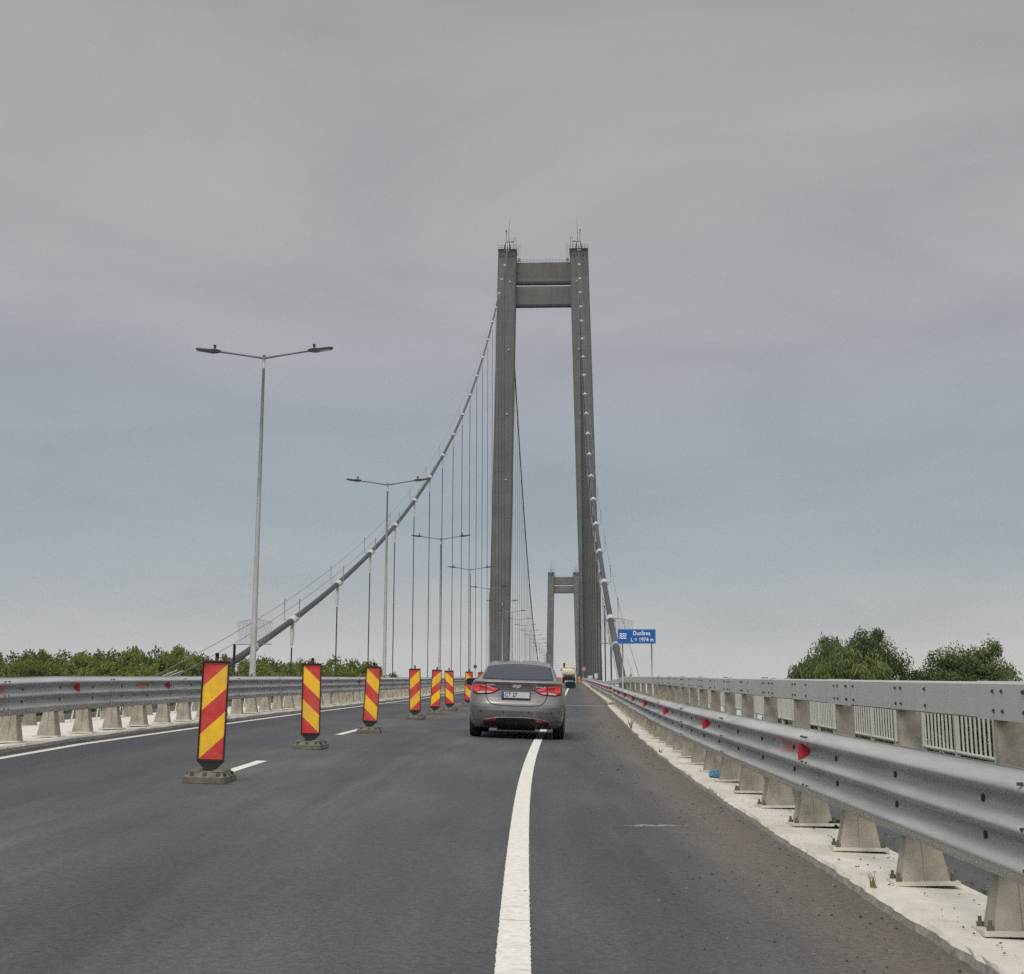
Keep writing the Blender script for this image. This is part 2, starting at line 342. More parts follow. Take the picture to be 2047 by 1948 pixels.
def marking():
    m, nt, b = new_mat('worn_white_marking'); L = nt.links.new
    uv = N(nt, 'ShaderNodeUVMap'); uv.uv_map = 'road'
    sx = N(nt, 'ShaderNodeSeparateXYZ'); L(uv.outputs[0], sx.inputs[0])
    tc = N(nt, 'ShaderNodeTexCoord')
    n1 = N(nt, 'ShaderNodeTexNoise'); n1.inputs['Scale'].default_value = 26; n1.inputs['Detail'].default_value = 6; L(tc.outputs['Object'], n1.inputs['Vector'])
    mp = N(nt, 'ShaderNodeMapping'); mp.inputs['Scale'].default_value = (2.2, 9, 1); L(tc.outputs['Object'], mp.inputs[0])
    n2 = N(nt, 'ShaderNodeTexNoise'); n2.inputs['Scale'].default_value = 2.2; n2.inputs['Detail'].default_value = 5; L(mp.outputs[0], n2.inputs['Vector'])
    rp = ramp(nt, [(.3, (.50, .48, .43)), (.65, (.66, .64, .585))]); L(n1.outputs['Fac'], rp.inputs['Fac'])
    wear = ramp(nt, [(.665, (0, 0, 0)), (.74, (1, 1, 1))]); L(n2.outputs['Fac'], wear.inputs['Fac'])
    mx = N(nt, 'ShaderNodeMix', data_type='RGBA'); L(wear.outputs['Color'], mx.inputs['Factor']); L(rp.outputs['Color'], mx.inputs['A'])
    mx.inputs['B'].default_value = (.24, .225, .2, 1)
    L(mx.outputs['Result'], b.inputs['Base Color']); b.inputs['Roughness'].default_value = .8
    # ragged edge: u runs 0..1 across the strip
    e1 = N(nt, 'ShaderNodeMath', operation='SUBTRACT'); e1.inputs[1].default_value = .5; L(sx.outputs['X'], e1.inputs[0])
    e2 = N(nt, 'ShaderNodeMath', operation='ABSOLUTE'); L(e1.outputs[0], e2.inputs[0])
    e3 = N(nt, 'ShaderNodeMath', operation='MULTIPLY_ADD'); e3.inputs[1].default_value = .13; L(n1.outputs['Fac'], e3.inputs[0]); L(e2.outputs[0], e3.inputs[2])
    e4 = N(nt, 'ShaderNodeMath', operation='LESS_THAN'); e4.inputs[1].default_value = .5; L(e3.outputs[0], e4.inputs[0])
    tr = N(nt, 'ShaderNodeBsdfTransparent'); ms = N(nt, 'ShaderNodeMixShader')
    L(e4.outputs[0], ms.inputs[0]); L(tr.outputs[0], ms.inputs[1]); L(b.outputs[0], ms.inputs[2])
    L(ms.outputs[0], nt.nodes['Material Output'].inputs['Surface'])
    return m
M['marking'] = marking()

def kerb_mat():
    m, nt, b = new_mat('pale_kerb_concrete'); L = nt.links.new
    tc = N(nt, 'ShaderNodeTexCoord')
    n1 = N(nt, 'ShaderNodeTexNoise'); n1.inputs['Scale'].default_value = 3.; n1.inputs['Detail'].default_value = 9; n1.inputs['Roughness'].default_value = .7; L(tc.outputs['Object'], n1.inputs['Vector'])
    n2 = N(nt, 'ShaderNodeTexNoise'); n2.inputs['Scale'].default_value = 60; n2.inputs['Detail'].default_value = 3; L(tc.outputs['Object'], n2.inputs['Vector'])
    rp = ramp(nt, [(.3, (.50, .465, .395)), (.7, (.63, .598, .525))]); L(n1.outputs['Fac'], rp.inputs['Fac'])
    sp = ramp(nt, [(.27, (.55, .52, .48)), (.36, (1, 1, 1))]); L(n2.outputs['Fac'], sp.inputs['Fac'])
    mm = N(nt, 'ShaderNodeMix', data_type='RGBA', blend_type='MULTIPLY'); mm.inputs['Factor'].default_value = .8
    L(rp.outputs['Color'], mm.inputs['A']); L(sp.outputs['Color'], mm.inputs['B'])
    n3 = N(nt, 'ShaderNodeTexNoise'); n3.inputs['Scale'].default_value = 1.1; n3.inputs['Detail'].default_value = 9; n3.inputs['Roughness'].default_value = .75; L(tc.outputs['Object'], n3.inputs['Vector'])
    st = ramp(nt, [(.5, (0, 0, 0)), (.72, (.6, .6, .6))]); L(n3.outputs['Fac'], st.inputs['Fac'])
    ms = N(nt, 'ShaderNodeMix', data_type='RGBA'); L(st.outputs['Color'], ms.inputs['Factor']); L(mm.outputs['Result'], ms.inputs['A']); ms.inputs['B'].default_value = (.34, .305, .25, 1)
    L(ms.outputs['Result'], b.inputs['Base Color'])
    b.inputs['Roughness'].default_value = .9
    bp = N(nt, 'ShaderNodeBump'); bp.inputs['Strength'].default_value = .3; bp.inputs['Distance'].default_value = .01
    L(n1.outputs['Fac'], bp.inputs['Height']); L(bp.outputs['Normal'], b.inputs['Normal'])
    return m
M['kerb'] = kerb_mat()
M['kerb_face'] = simple('rough_kerb_face', (.21, .195, .17), rough=.95, var=.4, scale=16, bump=.6)

def beam_mat():
    """galvanised thrie beam; faint red reflections painted into the colour just beyond each reflector"""
    m, nt, b = new_mat('galvanised_thrie_beam'); L = nt.links.new
    uv = N(nt, 'ShaderNodeUVMap'); uv.uv_map = 'road'
    sx = N(nt, 'ShaderNodeSeparateXYZ'); L(uv.outputs[0], sx.inputs[0])
    tc = N(nt, 'ShaderNodeTexCoord')
    mp = N(nt, 'ShaderNodeMapping'); mp.inputs['Scale'].default_value = (3, .22, 3); L(tc.outputs['Object'], mp.inputs[0])
    n1 = N(nt, 'ShaderNodeTexNoise'); n1.inputs['Scale'].default_value = 2.4; n1.inputs['Detail'].default_value = 8; n1.inputs['Roughness'].default_value = .65; L(mp.outputs[0], n1.inputs['Vector'])
    n2 = N(nt, 'ShaderNodeTexNoise'); n2.inputs['Scale'].default_value = 40; n2.inputs['Detail'].default_value = 3; L(tc.outputs['Object'], n2.inputs['Vector'])
    rp = ramp(nt, [(.27, (.27, .272, .264)), (.5, (.37, .372, .364)), (.73, (.45, .452, .444))]); L(n1.outputs['Fac'], rp.inputs['Fac'])
    # painted red reflection: centre .75 m past each reflector (6.68 m apart), v about .66 of the height
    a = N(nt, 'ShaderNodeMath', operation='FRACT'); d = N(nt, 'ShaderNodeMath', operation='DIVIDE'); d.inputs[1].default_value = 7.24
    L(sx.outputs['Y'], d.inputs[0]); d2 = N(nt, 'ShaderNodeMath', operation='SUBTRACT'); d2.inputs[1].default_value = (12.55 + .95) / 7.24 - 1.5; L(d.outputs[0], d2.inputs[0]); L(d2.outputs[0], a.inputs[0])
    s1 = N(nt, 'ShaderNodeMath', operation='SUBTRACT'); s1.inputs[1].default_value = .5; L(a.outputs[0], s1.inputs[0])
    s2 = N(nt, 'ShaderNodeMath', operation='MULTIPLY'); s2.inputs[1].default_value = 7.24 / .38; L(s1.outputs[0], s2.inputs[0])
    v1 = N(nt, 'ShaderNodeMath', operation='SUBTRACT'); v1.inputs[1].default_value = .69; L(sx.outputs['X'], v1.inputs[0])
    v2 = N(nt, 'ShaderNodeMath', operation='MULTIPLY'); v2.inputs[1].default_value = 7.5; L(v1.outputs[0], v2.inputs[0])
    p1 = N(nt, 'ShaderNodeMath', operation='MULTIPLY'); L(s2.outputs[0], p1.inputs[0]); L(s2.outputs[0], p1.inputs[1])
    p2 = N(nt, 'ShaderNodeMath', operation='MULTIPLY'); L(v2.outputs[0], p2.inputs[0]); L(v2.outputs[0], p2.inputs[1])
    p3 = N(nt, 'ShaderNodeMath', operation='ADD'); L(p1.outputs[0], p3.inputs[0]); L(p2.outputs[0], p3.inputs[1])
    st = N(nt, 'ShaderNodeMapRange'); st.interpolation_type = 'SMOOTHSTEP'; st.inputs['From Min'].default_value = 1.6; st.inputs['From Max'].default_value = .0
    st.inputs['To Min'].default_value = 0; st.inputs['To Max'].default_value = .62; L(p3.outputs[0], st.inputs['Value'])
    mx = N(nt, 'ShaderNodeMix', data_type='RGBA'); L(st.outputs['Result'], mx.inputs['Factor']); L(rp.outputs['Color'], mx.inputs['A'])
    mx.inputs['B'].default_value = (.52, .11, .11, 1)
    # chips
    g = N(nt, 'ShaderNodeMath', operation='GREATER_THAN'); g.inputs[1].default_value = .755; L(n2.outputs['Fac'], g.inputs[0])
    m2 = N(nt, 'ShaderNodeMix', data_type='RGBA'); L(g.outputs[0], m2.inputs['Factor']); L(mx.outputs['Result'], m2.inputs['A']); m2.inputs['B'].default_value = (.7, .69, .66, 1)
    L(m2.outputs['Result'], b.inputs['Base Color'])
    b.inputs['Metallic'].default_value = .05; b.inputs['Specular IOR Level'].default_value = .25
    mr = N(nt, 'ShaderNodeMapRange'); mr.inputs['To Min'].default_value = .48; mr.inputs['To Max'].default_value = .7; L(n1.outputs['Fac'], mr.inputs['Value']); L(mr.outputs['Result'], b.inputs['Roughness'])
    return m
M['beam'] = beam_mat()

def leaf_mat(name, c1, c2, c3):
    m, nt, b = new_mat(name); L = nt.links.new
    at = N(nt, 'ShaderNodeAttribute'); at.attribute_name = 'tint'
    oi = N(nt, 'ShaderNodeObjectInfo')
    a = N(nt, 'ShaderNodeMath', operation='MULTIPLY_ADD'); a.inputs[1].default_value = .3; L(oi.outputs['Random'], a.inputs[0]); 
    s = N(nt, 'ShaderNodeMath', operation='MULTIPLY'); s.inputs[1].default_value = .7; L(at.outputs['Fac'], s.inputs[0]); L(s.outputs[0], a.inputs[2])
    rp = ramp(nt, [(.1, c1), (.5, c2), (.9, c3)]); L(a.outputs[0], rp.inputs['Fac'])
    L(rp.outputs['Color'], b.inputs['Base Color']); b.inputs['Roughness'].default_value = .65; b.inputs['Specular IOR Level'].default_value = .2
    tl = N(nt, 'ShaderNodeBsdfTranslucent'); L(rp.outputs['Color'], tl.inputs['Color'])
    ms = N(nt, 'ShaderNodeMixShader'); ms.inputs[0].default_value = .25
    L(b.outputs[0], ms.inputs[1]); L(tl.outputs[0], ms.inputs[2]); L(ms.outputs[0], nt.nodes['Material Output'].inputs['Surface'])
    return m
M['leaf_wood'] = leaf_mat('poplar_leaves', (.075, .10, .026), (.15, .182, .045), (.25, .265, .065))
M['leaf_willow'] = leaf_mat('willow_leaves', (.06, .09, .033), (.115, .158, .052), (.20, .235, .076))
M['leaf_dark'] = leaf_mat('dark_leaves', (.042, .066, .03), (.078, .112, .042), (.125, .16, .055))

def ground_mat():
    m, nt, b = new_mat('rough_meadow'); L = nt.links.new
    tc = N(nt, 'ShaderNodeTexCoord')
    n1 = N(nt, 'ShaderNodeTexNoise'); n1.inputs['Scale'].default_value = .05; n1.inputs['Detail'].default_value = 10; n1.inputs['Roughness'].default_value = .7; L(tc.outputs['Object'], n1.inputs['Vector'])
    rp = ramp(nt, [(.3, (.035, .055, .02)), (.55, (.06, .08, .028)), (.75, (.12, .11, .055))]); L(n1.outputs['Fac'], rp.inputs['Fac'])
    L(rp.outputs['Color'], b.inputs['Base Color']); b.inputs['Roughness'].default_value = .95
    return m
M['ground'] = ground_mat()
def water_mat():
    m, nt, b = new_mat('river_water'); L = nt.links.new
    b.inputs['Base Color'].default_value = (.07, .075, .055, 1); b.inputs['Roughness'].default_value = .12
    tc = N(nt, 'ShaderNodeTexCoord'); n1 = N(nt, 'ShaderNodeTexNoise'); n1.inputs['Scale'].default_value = .4; n1.inputs['Detail'].default_value = 4
    L(tc.outputs['Object'], n1.inputs['Vector']); bp = N(nt, 'ShaderNodeBump'); bp.inputs['Strength'].default_value = .25
    L(n1.outputs['Fac'], bp.inputs['Height']); L(bp.outputs['Normal'], b.inputs['Normal'])
    return m
M['water'] = water_mat()

# ------------------------------------------------------------------ road frame
G = .0434                       # grade
BX, CH = -10.196, 13.228        # bridge axis, half cable spacing
D1, SPAN, HT = 570.94, 1120., 183.0
S0, DS = 133.8, 25.09
_y = np.arange(-40, 2000, .5)
_k = np.interp(_y, [-40, -20, -10, 0, 6.7, 15.7, 22.3, 31, 45, 73, 100, 2000], [1.6, .64, .29, -.02, -.262, -.515, -.625, -.69, -.665, -.61, -.6, -.6])
_ker = np.ones(13) / 13
_ks = np.convolve(np.pad(_k, 12, mode='edge'), np.convolve(_ker, _ker), mode='valid')
def xl(Y): return float(np.interp(Y, _y, _ks))
def zc(Y):
    if Y <= 300: return G * Y
    t = Y - 300
    return G * 300 + G * t - G * t * t / (2 * 849.)
def bank(Y): return float(np.interp(Y, [14, 23, 40, 75], [.022, .034, .034, .026]))
def surf(d, Y):
    """carriageway surface height at lateral distance d from the solid line"""
    e = bank(Y) if d < 0 else max(bank(Y), .034 if Y < 40 else 0)
    if d >= -6.9: return zc(Y) - e * d
    z = zc(Y) + e * 6.9
    return z - .045 * (-6.9 - d) * (1 if d > -12.5 else 1)
def P(d, Y, h=0.): return (xl(Y) + d, Y, surf(d, Y) + h)

def ysteps(a, b, fine=60.):
    out = []; y = a
    while y < b:
        out.append(y); y += .5 if y < 25 else 1. if y < fine else 3. if y < 200 else 12.
    out.append(b); return out

def strip(name, ds, y0, y1, h, mat, jitter=None, uvn=False, parent=None):
    ys = ysteps(y0, y1); vs = []; uv = []
    for y in ys:
        for j, d in enumerate(ds):
            dd = d + (jitter(j, y) if jitter else 0)
            vs.append(P(dd, y, h[j] if isinstance(h, (list, tuple)) else h))
            uv.append((j / (len(ds) - 1) if uvn else d, y))
    n = len(ds); fs = [(i * n + k, i * n + k + 1, (i + 1) * n + k + 1, (i + 1) * n + k) for i in range(len(ys) - 1) for k in range(n - 1)]
    me = bpy.data.meshes.new(name); me.from_pydata(vs, [], fs)
    ul = me.uv_layers.new(name='road')
    for l in me.loops: ul.data[l.index].uv = uv[l.vertex_index]
    me.materials.append(mat); me.update()
    return link(name, me, parent)

YEND = 1150.
WL = -6.55                       # left kerb edge of our carriageway (from the line)
KR = 1.94                         # right kerb edge
tag(strip('road', [WL - .1, -5.5, -4.6, -3.6, -2.6, -1.6, -.8, 0, .8, 1.4, KR + .1], -14, YEND, 0., M['asphalt']), kind='structure')
tag(strip('opposite_road', [-23.5, -20, -16, -13.2], -14, YEND, -.02, M['asphalt_plain']), kind='structure')
tag(strip('walkway', [2.56, 3.2, 4.6, 6.2], -14, YEND, [.0, -.02, -.02, -.02], M['asphalt_plain']), kind='structure')
# markings
tag(strip('solid_line_marking', [-.083, -.03, .03, .083], -14, YEND, .004, M['marking'], uvn=True), kind='structure')
tag(strip('edge_line_marking', [-6.43, -6.36, -6.28], 5, YEND, .004, M['marking'], uvn=True), kind='structure')
DASHD = -3.36
for k, (a, b_) in enumerate([(17.5, 20.7), (29.4, 33.2), (41.6, 45.6), (53.9, 57.6), (66, 70), (78, 82), (90, 94), (102, 106), (114, 118)]):
    dd = DASHD if k == 0 else DASHD - .22
    tag(strip('lane_dash_marking', [dd - .075, dd, dd + .075], a, b_, .004, M['marking'], uvn=True), kind='structure')
# transverse expansion joints (steel edged)
def cross_joint(name, Ya, Yb, d0, d1, w):
    mb = MB(); n = 14
    for i in range(n):
        t0, t1 = i / n, (i + 1) / n
        q = []
        for t, o in ((t0, 0), (t1, 0), (t1, w), (t0, w)):
            Y = Ya + (Yb - Ya) * t + o; q.append(P(d0 + (d1 - d0) * t, Y, .008))
        mb.add(q, [(0, 1, 2, 3)])
    return tag(mb.build(name, M['joint']), kind='structure')
M['joint'] = simple('joint_steel', (.42, .40, .37), rough=.6, var=.2, scale=4)
cross_joint('road_expansion_joint', 59., 67.2, -6.5, 1.85, .42)
cross_joint('road_expansion_joint', 80., 82., -6.5, -3.2, .5)

# kerbs / pale concrete strips
def ragged(j, y):
    return (math.sin(y * 7.3) * .5 + math.sin(y * 17.1 + 1) * .5 + math.sin(y * 1.9)) * .012
def kerb_strip(name, edge, back, y0, y1, hgt):
    """raised pale concrete strip with a rough face towards the road"""
    s = 1 if back > edge else -1
    mb = MB(); ys = []
    y = y0
    while y < y1: ys.append(y); y += .12 if y < 22 else .5 if y < 70 else 4
    ys.append(y1)
    rings = []
    r2 = random.Random(3)
    for y in ys:
        j = ragged(0, y) * .7 + r2.uniform(-.009, .009); j2 = r2.uniform(-.009, .009)
        rings.append([P(edge + s * .0 + s * j, y, .0), P(edge + s * (.016 + j + j2 * .6), y, hgt * .62), P(edge + s * (.034 + j2 * .8), y, hgt), P(edge + s * .10, y, hgt + .004), P(back, y, hgt), P(back, y, -.06)])
    for i in range(len(rings) - 1):
        for k in range(5):
            mb.add([rings[i][k], rings[i][k + 1], rings[i + 1][k + 1], rings[i + 1][k]], [(0, 1, 2, 3)], 1 if k < 1 else 0)
    mb.add(rings[0], [(5, 4, 3, 2, 1, 0)], 1); mb.add(rings[-1], [(0, 1, 2, 3, 4, 5)], 1)
    o = mb.build(name, [M['kerb'], M['kerb_face']])
    return tag(o, kind='structure')
kerb_strip('kerb', KR, 2.57, -14, 67, .056)
kerb_strip('kerb', KR + .05, 2.57, 67, 480, .16)
kerb_strip('median_kerb', WL - .12, -10.9, -14, 480, .07)
kerb_strip('median_kerb', -13.3, -10.92, -14, 480, .06)

# deck slabs under the roads
def slab(name, d0, d1, y0, y1, thick, mat):
    mb = MB(); ys = ysteps(y0, y1); rr = []
    for y in ys:
        a, b_, c = P(d0, y, -.07), P(d1, y, -.07), P(0, y, -.1)
        zb = zc(y) - thick
        rr.append([a, b_, (b_[0] - 1.2, y, zb), (a[0] + 1.2, y, zb)])
    for i in range(len(rr) - 1):
        for k in range(4):
            k2 = (k + 1) % 4
            if k == 0:    # top follows the crossfall
                continue
            mb.add([rr[i][k], rr[i][k2], rr[i + 1][k2], rr[i + 1][k]], [(0, 1, 2, 3)])
    mb.add(rr[0], [(0, 1, 2, 3)])
    return mb.build(name, mat)
tag(slab('bridge_deck', -26.4, 6.6, 68, YEND, 3.2, M['girder']), 'grey steel bridge deck girder carrying the road past both towers', 'bridge deck')
# approach embankment and ground
def embank():
    mb = MB(); rows = []
    for y in ysteps(-60, 72):
        l = P(-27.0, y, -.09); r = P(6.6, y, -.09)
        rows.append([(l[0] - 22, y, -9), (l[0], y, l[2] - .1), (r[0], y, r[2] - .1 - .2), (r[0] + 22, y, -9)])
    for i in range(len(rows) - 1):
        for k in (0, 2): mb.add([rows[i][k], rows[i][k + 1], rows[i + 1][k + 1], rows[i + 1][k]], [(0, 1, 2, 3)])
    e = rows[-1]; mb.add([e[0], e[1], e[2], e[3]], [(0, 1, 2, 3)])
    return tag(mb.build('approach_embankment', M['ground']), kind='structure')
embank()
mb = MB(); n = 24
for i in range(n):
    for j in range(n):
        x0, x1 = -3000 + 6000 * i / n, -3000 + 6000 * (i + 1) / n; y0, y1 = -1200 + 6200 * j / n, -1200 + 6200 * (j + 1) / n
        mb.add([(x0, y0, -9), (x1, y0, -9), (x1, y1, -9), (x0, y1, -9)], [(0, 1, 2, 3)])
tag(mb.build('ground', M['ground']), kind='structure')
mb = MB(); mb.add([(-3000, 620, -8.99), (3000, 620, -8.99), (3000, 1650, -8.99), (-3000, 1650, -8.99)], [(0, 1, 2, 3)])
tag(mb.build('river', M['water']), kind='structure')

# ------------------------------------------------------------------ guard rails
BH = .50
def thrie_profile():
    """front outline (u = out towards traffic, w = height 0..0.48) of a three-wave beam"""
    pts = []; H = BH
    for i in range(49):
        t = i / 48
        c = .5 - .5 * math.cos(2 * math.pi * (t * 3))        # crest at 1/6, 3/6, 5/6
        c = c ** 1.2
        pts.append((c * .078, t * H))
    return pts
PROF = thrie_profile()

def guard_beam(dfun, hfun, y0, y1, side, parent, bolts, ybolt):
    """side=+1: waves face +X, -1: face -X"""
    vs = []; uv = []; ys = ysteps(y0, y1, 70); nP = len(PROF)
    for y in ys:
        for (u, w) in PROF:
            d = dfun(y) + side * u; b_ = P(dfun(y), y, 0)
            vs.append((xl(y) + d, y, b_[2] + hfun(y) + w)); uv.append((w / BH, y))
    fs = [(i * nP + k, i * nP + k + 1, (i + 1) * nP + k + 1, (i + 1) * nP + k) for i in range(len(ys) - 1) for k in range(nP - 1)]
    nv = len(vs); mi = [0] * len(fs); sm = [True] * len(fs)
    # back skin 4 mm behind gives thickness
    for y in ys:
        for (u, w) in PROF:
            vs.append((xl(y) + dfun(y) + side * (u - .005), y, P(dfun(y), y)[2] + hfun(y) + w)); uv.append((w / BH, -100 + 0 * y))
    fs += [(nv + i * nP + k + 1, nv + i * nP + k, nv + (i + 1) * nP + k, nv + (i + 1) * nP + k + 1) for i in range(len(ys) - 1) for k in range(nP - 1)]
    for k in (0, nP - 1):
        fs += [(i * nP + k, (i + 1) * nP + k, nv + (i + 1) * nP + k, nv + i * nP + k) for i in range(len(ys) - 1)]
    mi = [0] * len(fs); sm = [True] * len(fs)
    # bolts in both valleys, slots on the crests at splices
    def addbox(cy, w, sy, sz, u, m_i=1):
        c = (xl(cy) + dfun(cy) + side * u, cy, P(dfun(cy), cy)[2] + hfun(cy) + w)
        o = len(vs); a, b2, h = .012, sy / 2, sz / 2
        for dz in (-h, h):
            for px, py in ((-a, -b2), (a, -b2), (a, b2), (-a, b2)): vs.append((c[0] + px, c[1] + py, c[2] + dz)); uv.append((0, -50))
        for f in ((3, 2, 1, 0), (4, 5, 6, 7), (0, 1, 5, 4), (1, 2, 6, 5), (2, 3, 7, 6), (3, 0, 4, 7)):
            fs.append(tuple(o + q for q in f)); mi.append(m_i); sm.append(False)
    for i, y in enumerate(bolts):
        for w in (BH / 3, BH * 2 / 3): addbox(y, w, .02, .034, .003)
    for y in ybolt:
        for w in (BH / 6 + .012, BH / 2 + .012, BH * 5 / 6 + .03):
            for o_ in (-.07, .09): addbox(y + o_, w, .02, .014, .074)
        # overlapping splice plate edge
        o = len(vs)
        for yy in (y - .16, y + .16):
            for (u, w) in PROF: vs.append((xl(yy) + dfun(yy) + side * (u + .0016), yy, P(dfun(yy), yy)[2] + hfun(yy) + w)); uv.append((w / BH, yy))
        for k in range(nP - 1): fs.append((o + k, o + k + 1, o + nP + k + 1, o + nP + k)); mi.append(0); sm.append(True)
    me = bpy.data.meshes.new('beam'); me.from_pydata(vs, [], fs)
    ul = me.uv_layers.new(name='road')
    for l in me.loops: ul.data[l.index].uv = uv[l.vertex_index]
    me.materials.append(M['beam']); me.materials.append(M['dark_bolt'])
    me.polygons.foreach_set('material_index', mi); me.polygons.foreach_set('use_smooth', sm); me.update()
    return link('beam', me, parent)

def post_mesh(height, side, brace=False):
    """flared sigma post: box stem with trapezoid gussets, local +Y along the road"""
    mb = MB(); H = height
    fl = .62 * H if H > .45 else .75 * H
    # stem
    mb.box((0, 0, H / 2 + .02), (.10, .13, H))
    # flared skirt: wider along both directions at the foot
    a0, b0, a1, b1 = .135, .13, .055, .068
    z0, z1 = .022, max(.30, fl)
    vs = [(-a0, -b0, z0), (a0, -b0, z0), (a0, b0, z0), (-a0, b0, z0), (-a1, -b1, z1), (a1, -b1, z1), (a1, b1, z1), (-a1, b1, z1)]
    mb.add(vs, [(3, 2, 1, 0), (4, 5, 6, 7), (0, 1, 5, 4), (1, 2, 6, 5), (2, 3, 7, 6), (3, 0, 4, 7)])
    # ribs
    for yy in (-b0 - .004, b0 + .004):
        s = 1 if yy > 0 else -1
        mb.add([(-.006, yy, z0), (.006, yy, z0), (.006, s * (b1 + .012), z1), (-.006, s * (b1 + .012), z1)], [(0, 1, 2, 3)])
    mb.box((side * .07, 0, H - .16), (.06, .09, .3))          # spacer to the beam
    me = mb.build('post', M['zinc_post'], mesh_only=True)
    pb = MB(); pb.box((0, 0, .011), (.37, .33, .022))
    pm = pb.build('base_plate', M['plate'], mesh_only=True)
    bb = MB(); bb.tube([(0, 0, .02), (0, 0, .024), (0, 0, .044), (0, 0, .046), (0, 0, .068)], [.017, .017, .017, .009, .009], 6, smooth=False)
    bm_ = bb.build('anchor_bolt', M['zinc_bolt'], mesh_only=True)
    return me, pm, bm_

def guard_rail(name, label, dpost, side, hbeam, hbase, y0, y1, ybeam0, ybeam1, spacing, refl=None, group=None, first=None, lift=None):
    root = thing(name, label, 'guard rail', P(dpost, 20, 0), group=group)
    off = Vector(root.location)
    hf = (lambda y: hbeam + (lift(y) if lift else 0))
    post_y = []
    y = first if first is not None else y0
    while y < y1: post_y.append(y); y += spacing
    g = guard_beam(lambda y: dpost + side * .115, hf, ybeam0, ybeam1, side, None, [q for q in post_y if q < 75], [q + spacing * .5 for q in post_y[1::3] if q < 75])
    g.data.transform(Matrix.Translation(-off)); g.parent = root
    me, pm, bm_ = post_mesh(hbeam + .44 - hbase, side)
    for y in post_y:
        p = P(dpost, y, hbase)
        o = link('post', me, root, Vector(p) - off); o.rotation_euler = (rng.uniform(-.02, .02), rng.uniform(-.02, .02), rng.uniform(-.06, .06))
        q = link('base_plate', pm, o)
        if y < 17:
            for px in (-.15, .15):
                for py in (-.125, .125): link('anchor_bolt', bm_, o, (px, py, 0))
    if refl:
        rm = MB()
        # trapezoid plate facing the driver, set in the upper valley, with a folded tab
        w1, hh, t = .088, .068, .006
        rm.add([(-.0, -t, -hh * .42), (side * w1, -t, -hh), (side * w1, -t, hh), (0, -t, hh * .42), (0, t, -hh * .42), (side * w1, t, -hh), (side * w1, t, hh), (0, t, hh * .42)],
               [(0, 1, 2, 3), (7, 6, 5, 4), (0, 4, 5, 1), (1, 5, 6, 2), (2, 6, 7, 3), (3, 7, 4, 0)])
        rme = rm.build('reflector', M['red_refl'], mesh_only=True)
        tm = MB(); tm.box((side * .008, .03, 0), (.014, .05, .08)); tme = tm.build('reflector_bracket', M['dark_bolt'], mesh_only=True)
        for y in refl:
            p = P(dpost + side * .115, y, hf(y) + BH * 2 / 3)
            o = link('reflector', rme, root, Vector(p) + Vector((side * .004, 0, 0)) - off)
            link('reflector_bracket', tme, o)
    return root

REF0 = 12.55
refl_R = [REF0 + 7.24 * k for k in range(-1, 34)]
# right rail: faces -X
def lift_r(y): return float(np.interp(y, [64, 68, 72], [0, .05, .0]))
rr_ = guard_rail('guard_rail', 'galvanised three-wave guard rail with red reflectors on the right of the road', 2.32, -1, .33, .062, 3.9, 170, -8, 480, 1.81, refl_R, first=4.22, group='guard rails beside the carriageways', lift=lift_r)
refl_L = [24.1, 29.7, 56.]
lr_ = guard_rail('guard_rail', 'galvanised three-wave guard rail along the median behind the striped panels', -6.95, 1, .435, .07, 19.9, 178, 6, 480, 1.667, refl_L, first=18.4, group='guard rails beside the carriageways')
# second median rail: faces the other carriageway (its back towards us), A-braces at its posts
o_ = guard_rail('guard_rail', 'far median guard rail seen from behind with white A-shaped braces', -11.5, -1, .40, .05, 24, 130, 10, 480, 2.0, None, first=26.2, group='guard rails beside the carriageways')
off = Vector(o_.location)
ab = MB()
ab.tube([(0.03, -.24, .0), (0.03, -.03, .42)], .02, 6); ab.tube([(0.03, .24, .0), (0.03, .03, .42)], .02, 6)
abm = ab.build('brace', M['plate'], mesh_only=True)
for k in range(40):
    y = 26.2 + 2 * k + .5
    link('brace', abm, o_, Vector(P(-11.3, y, .05)) - off)

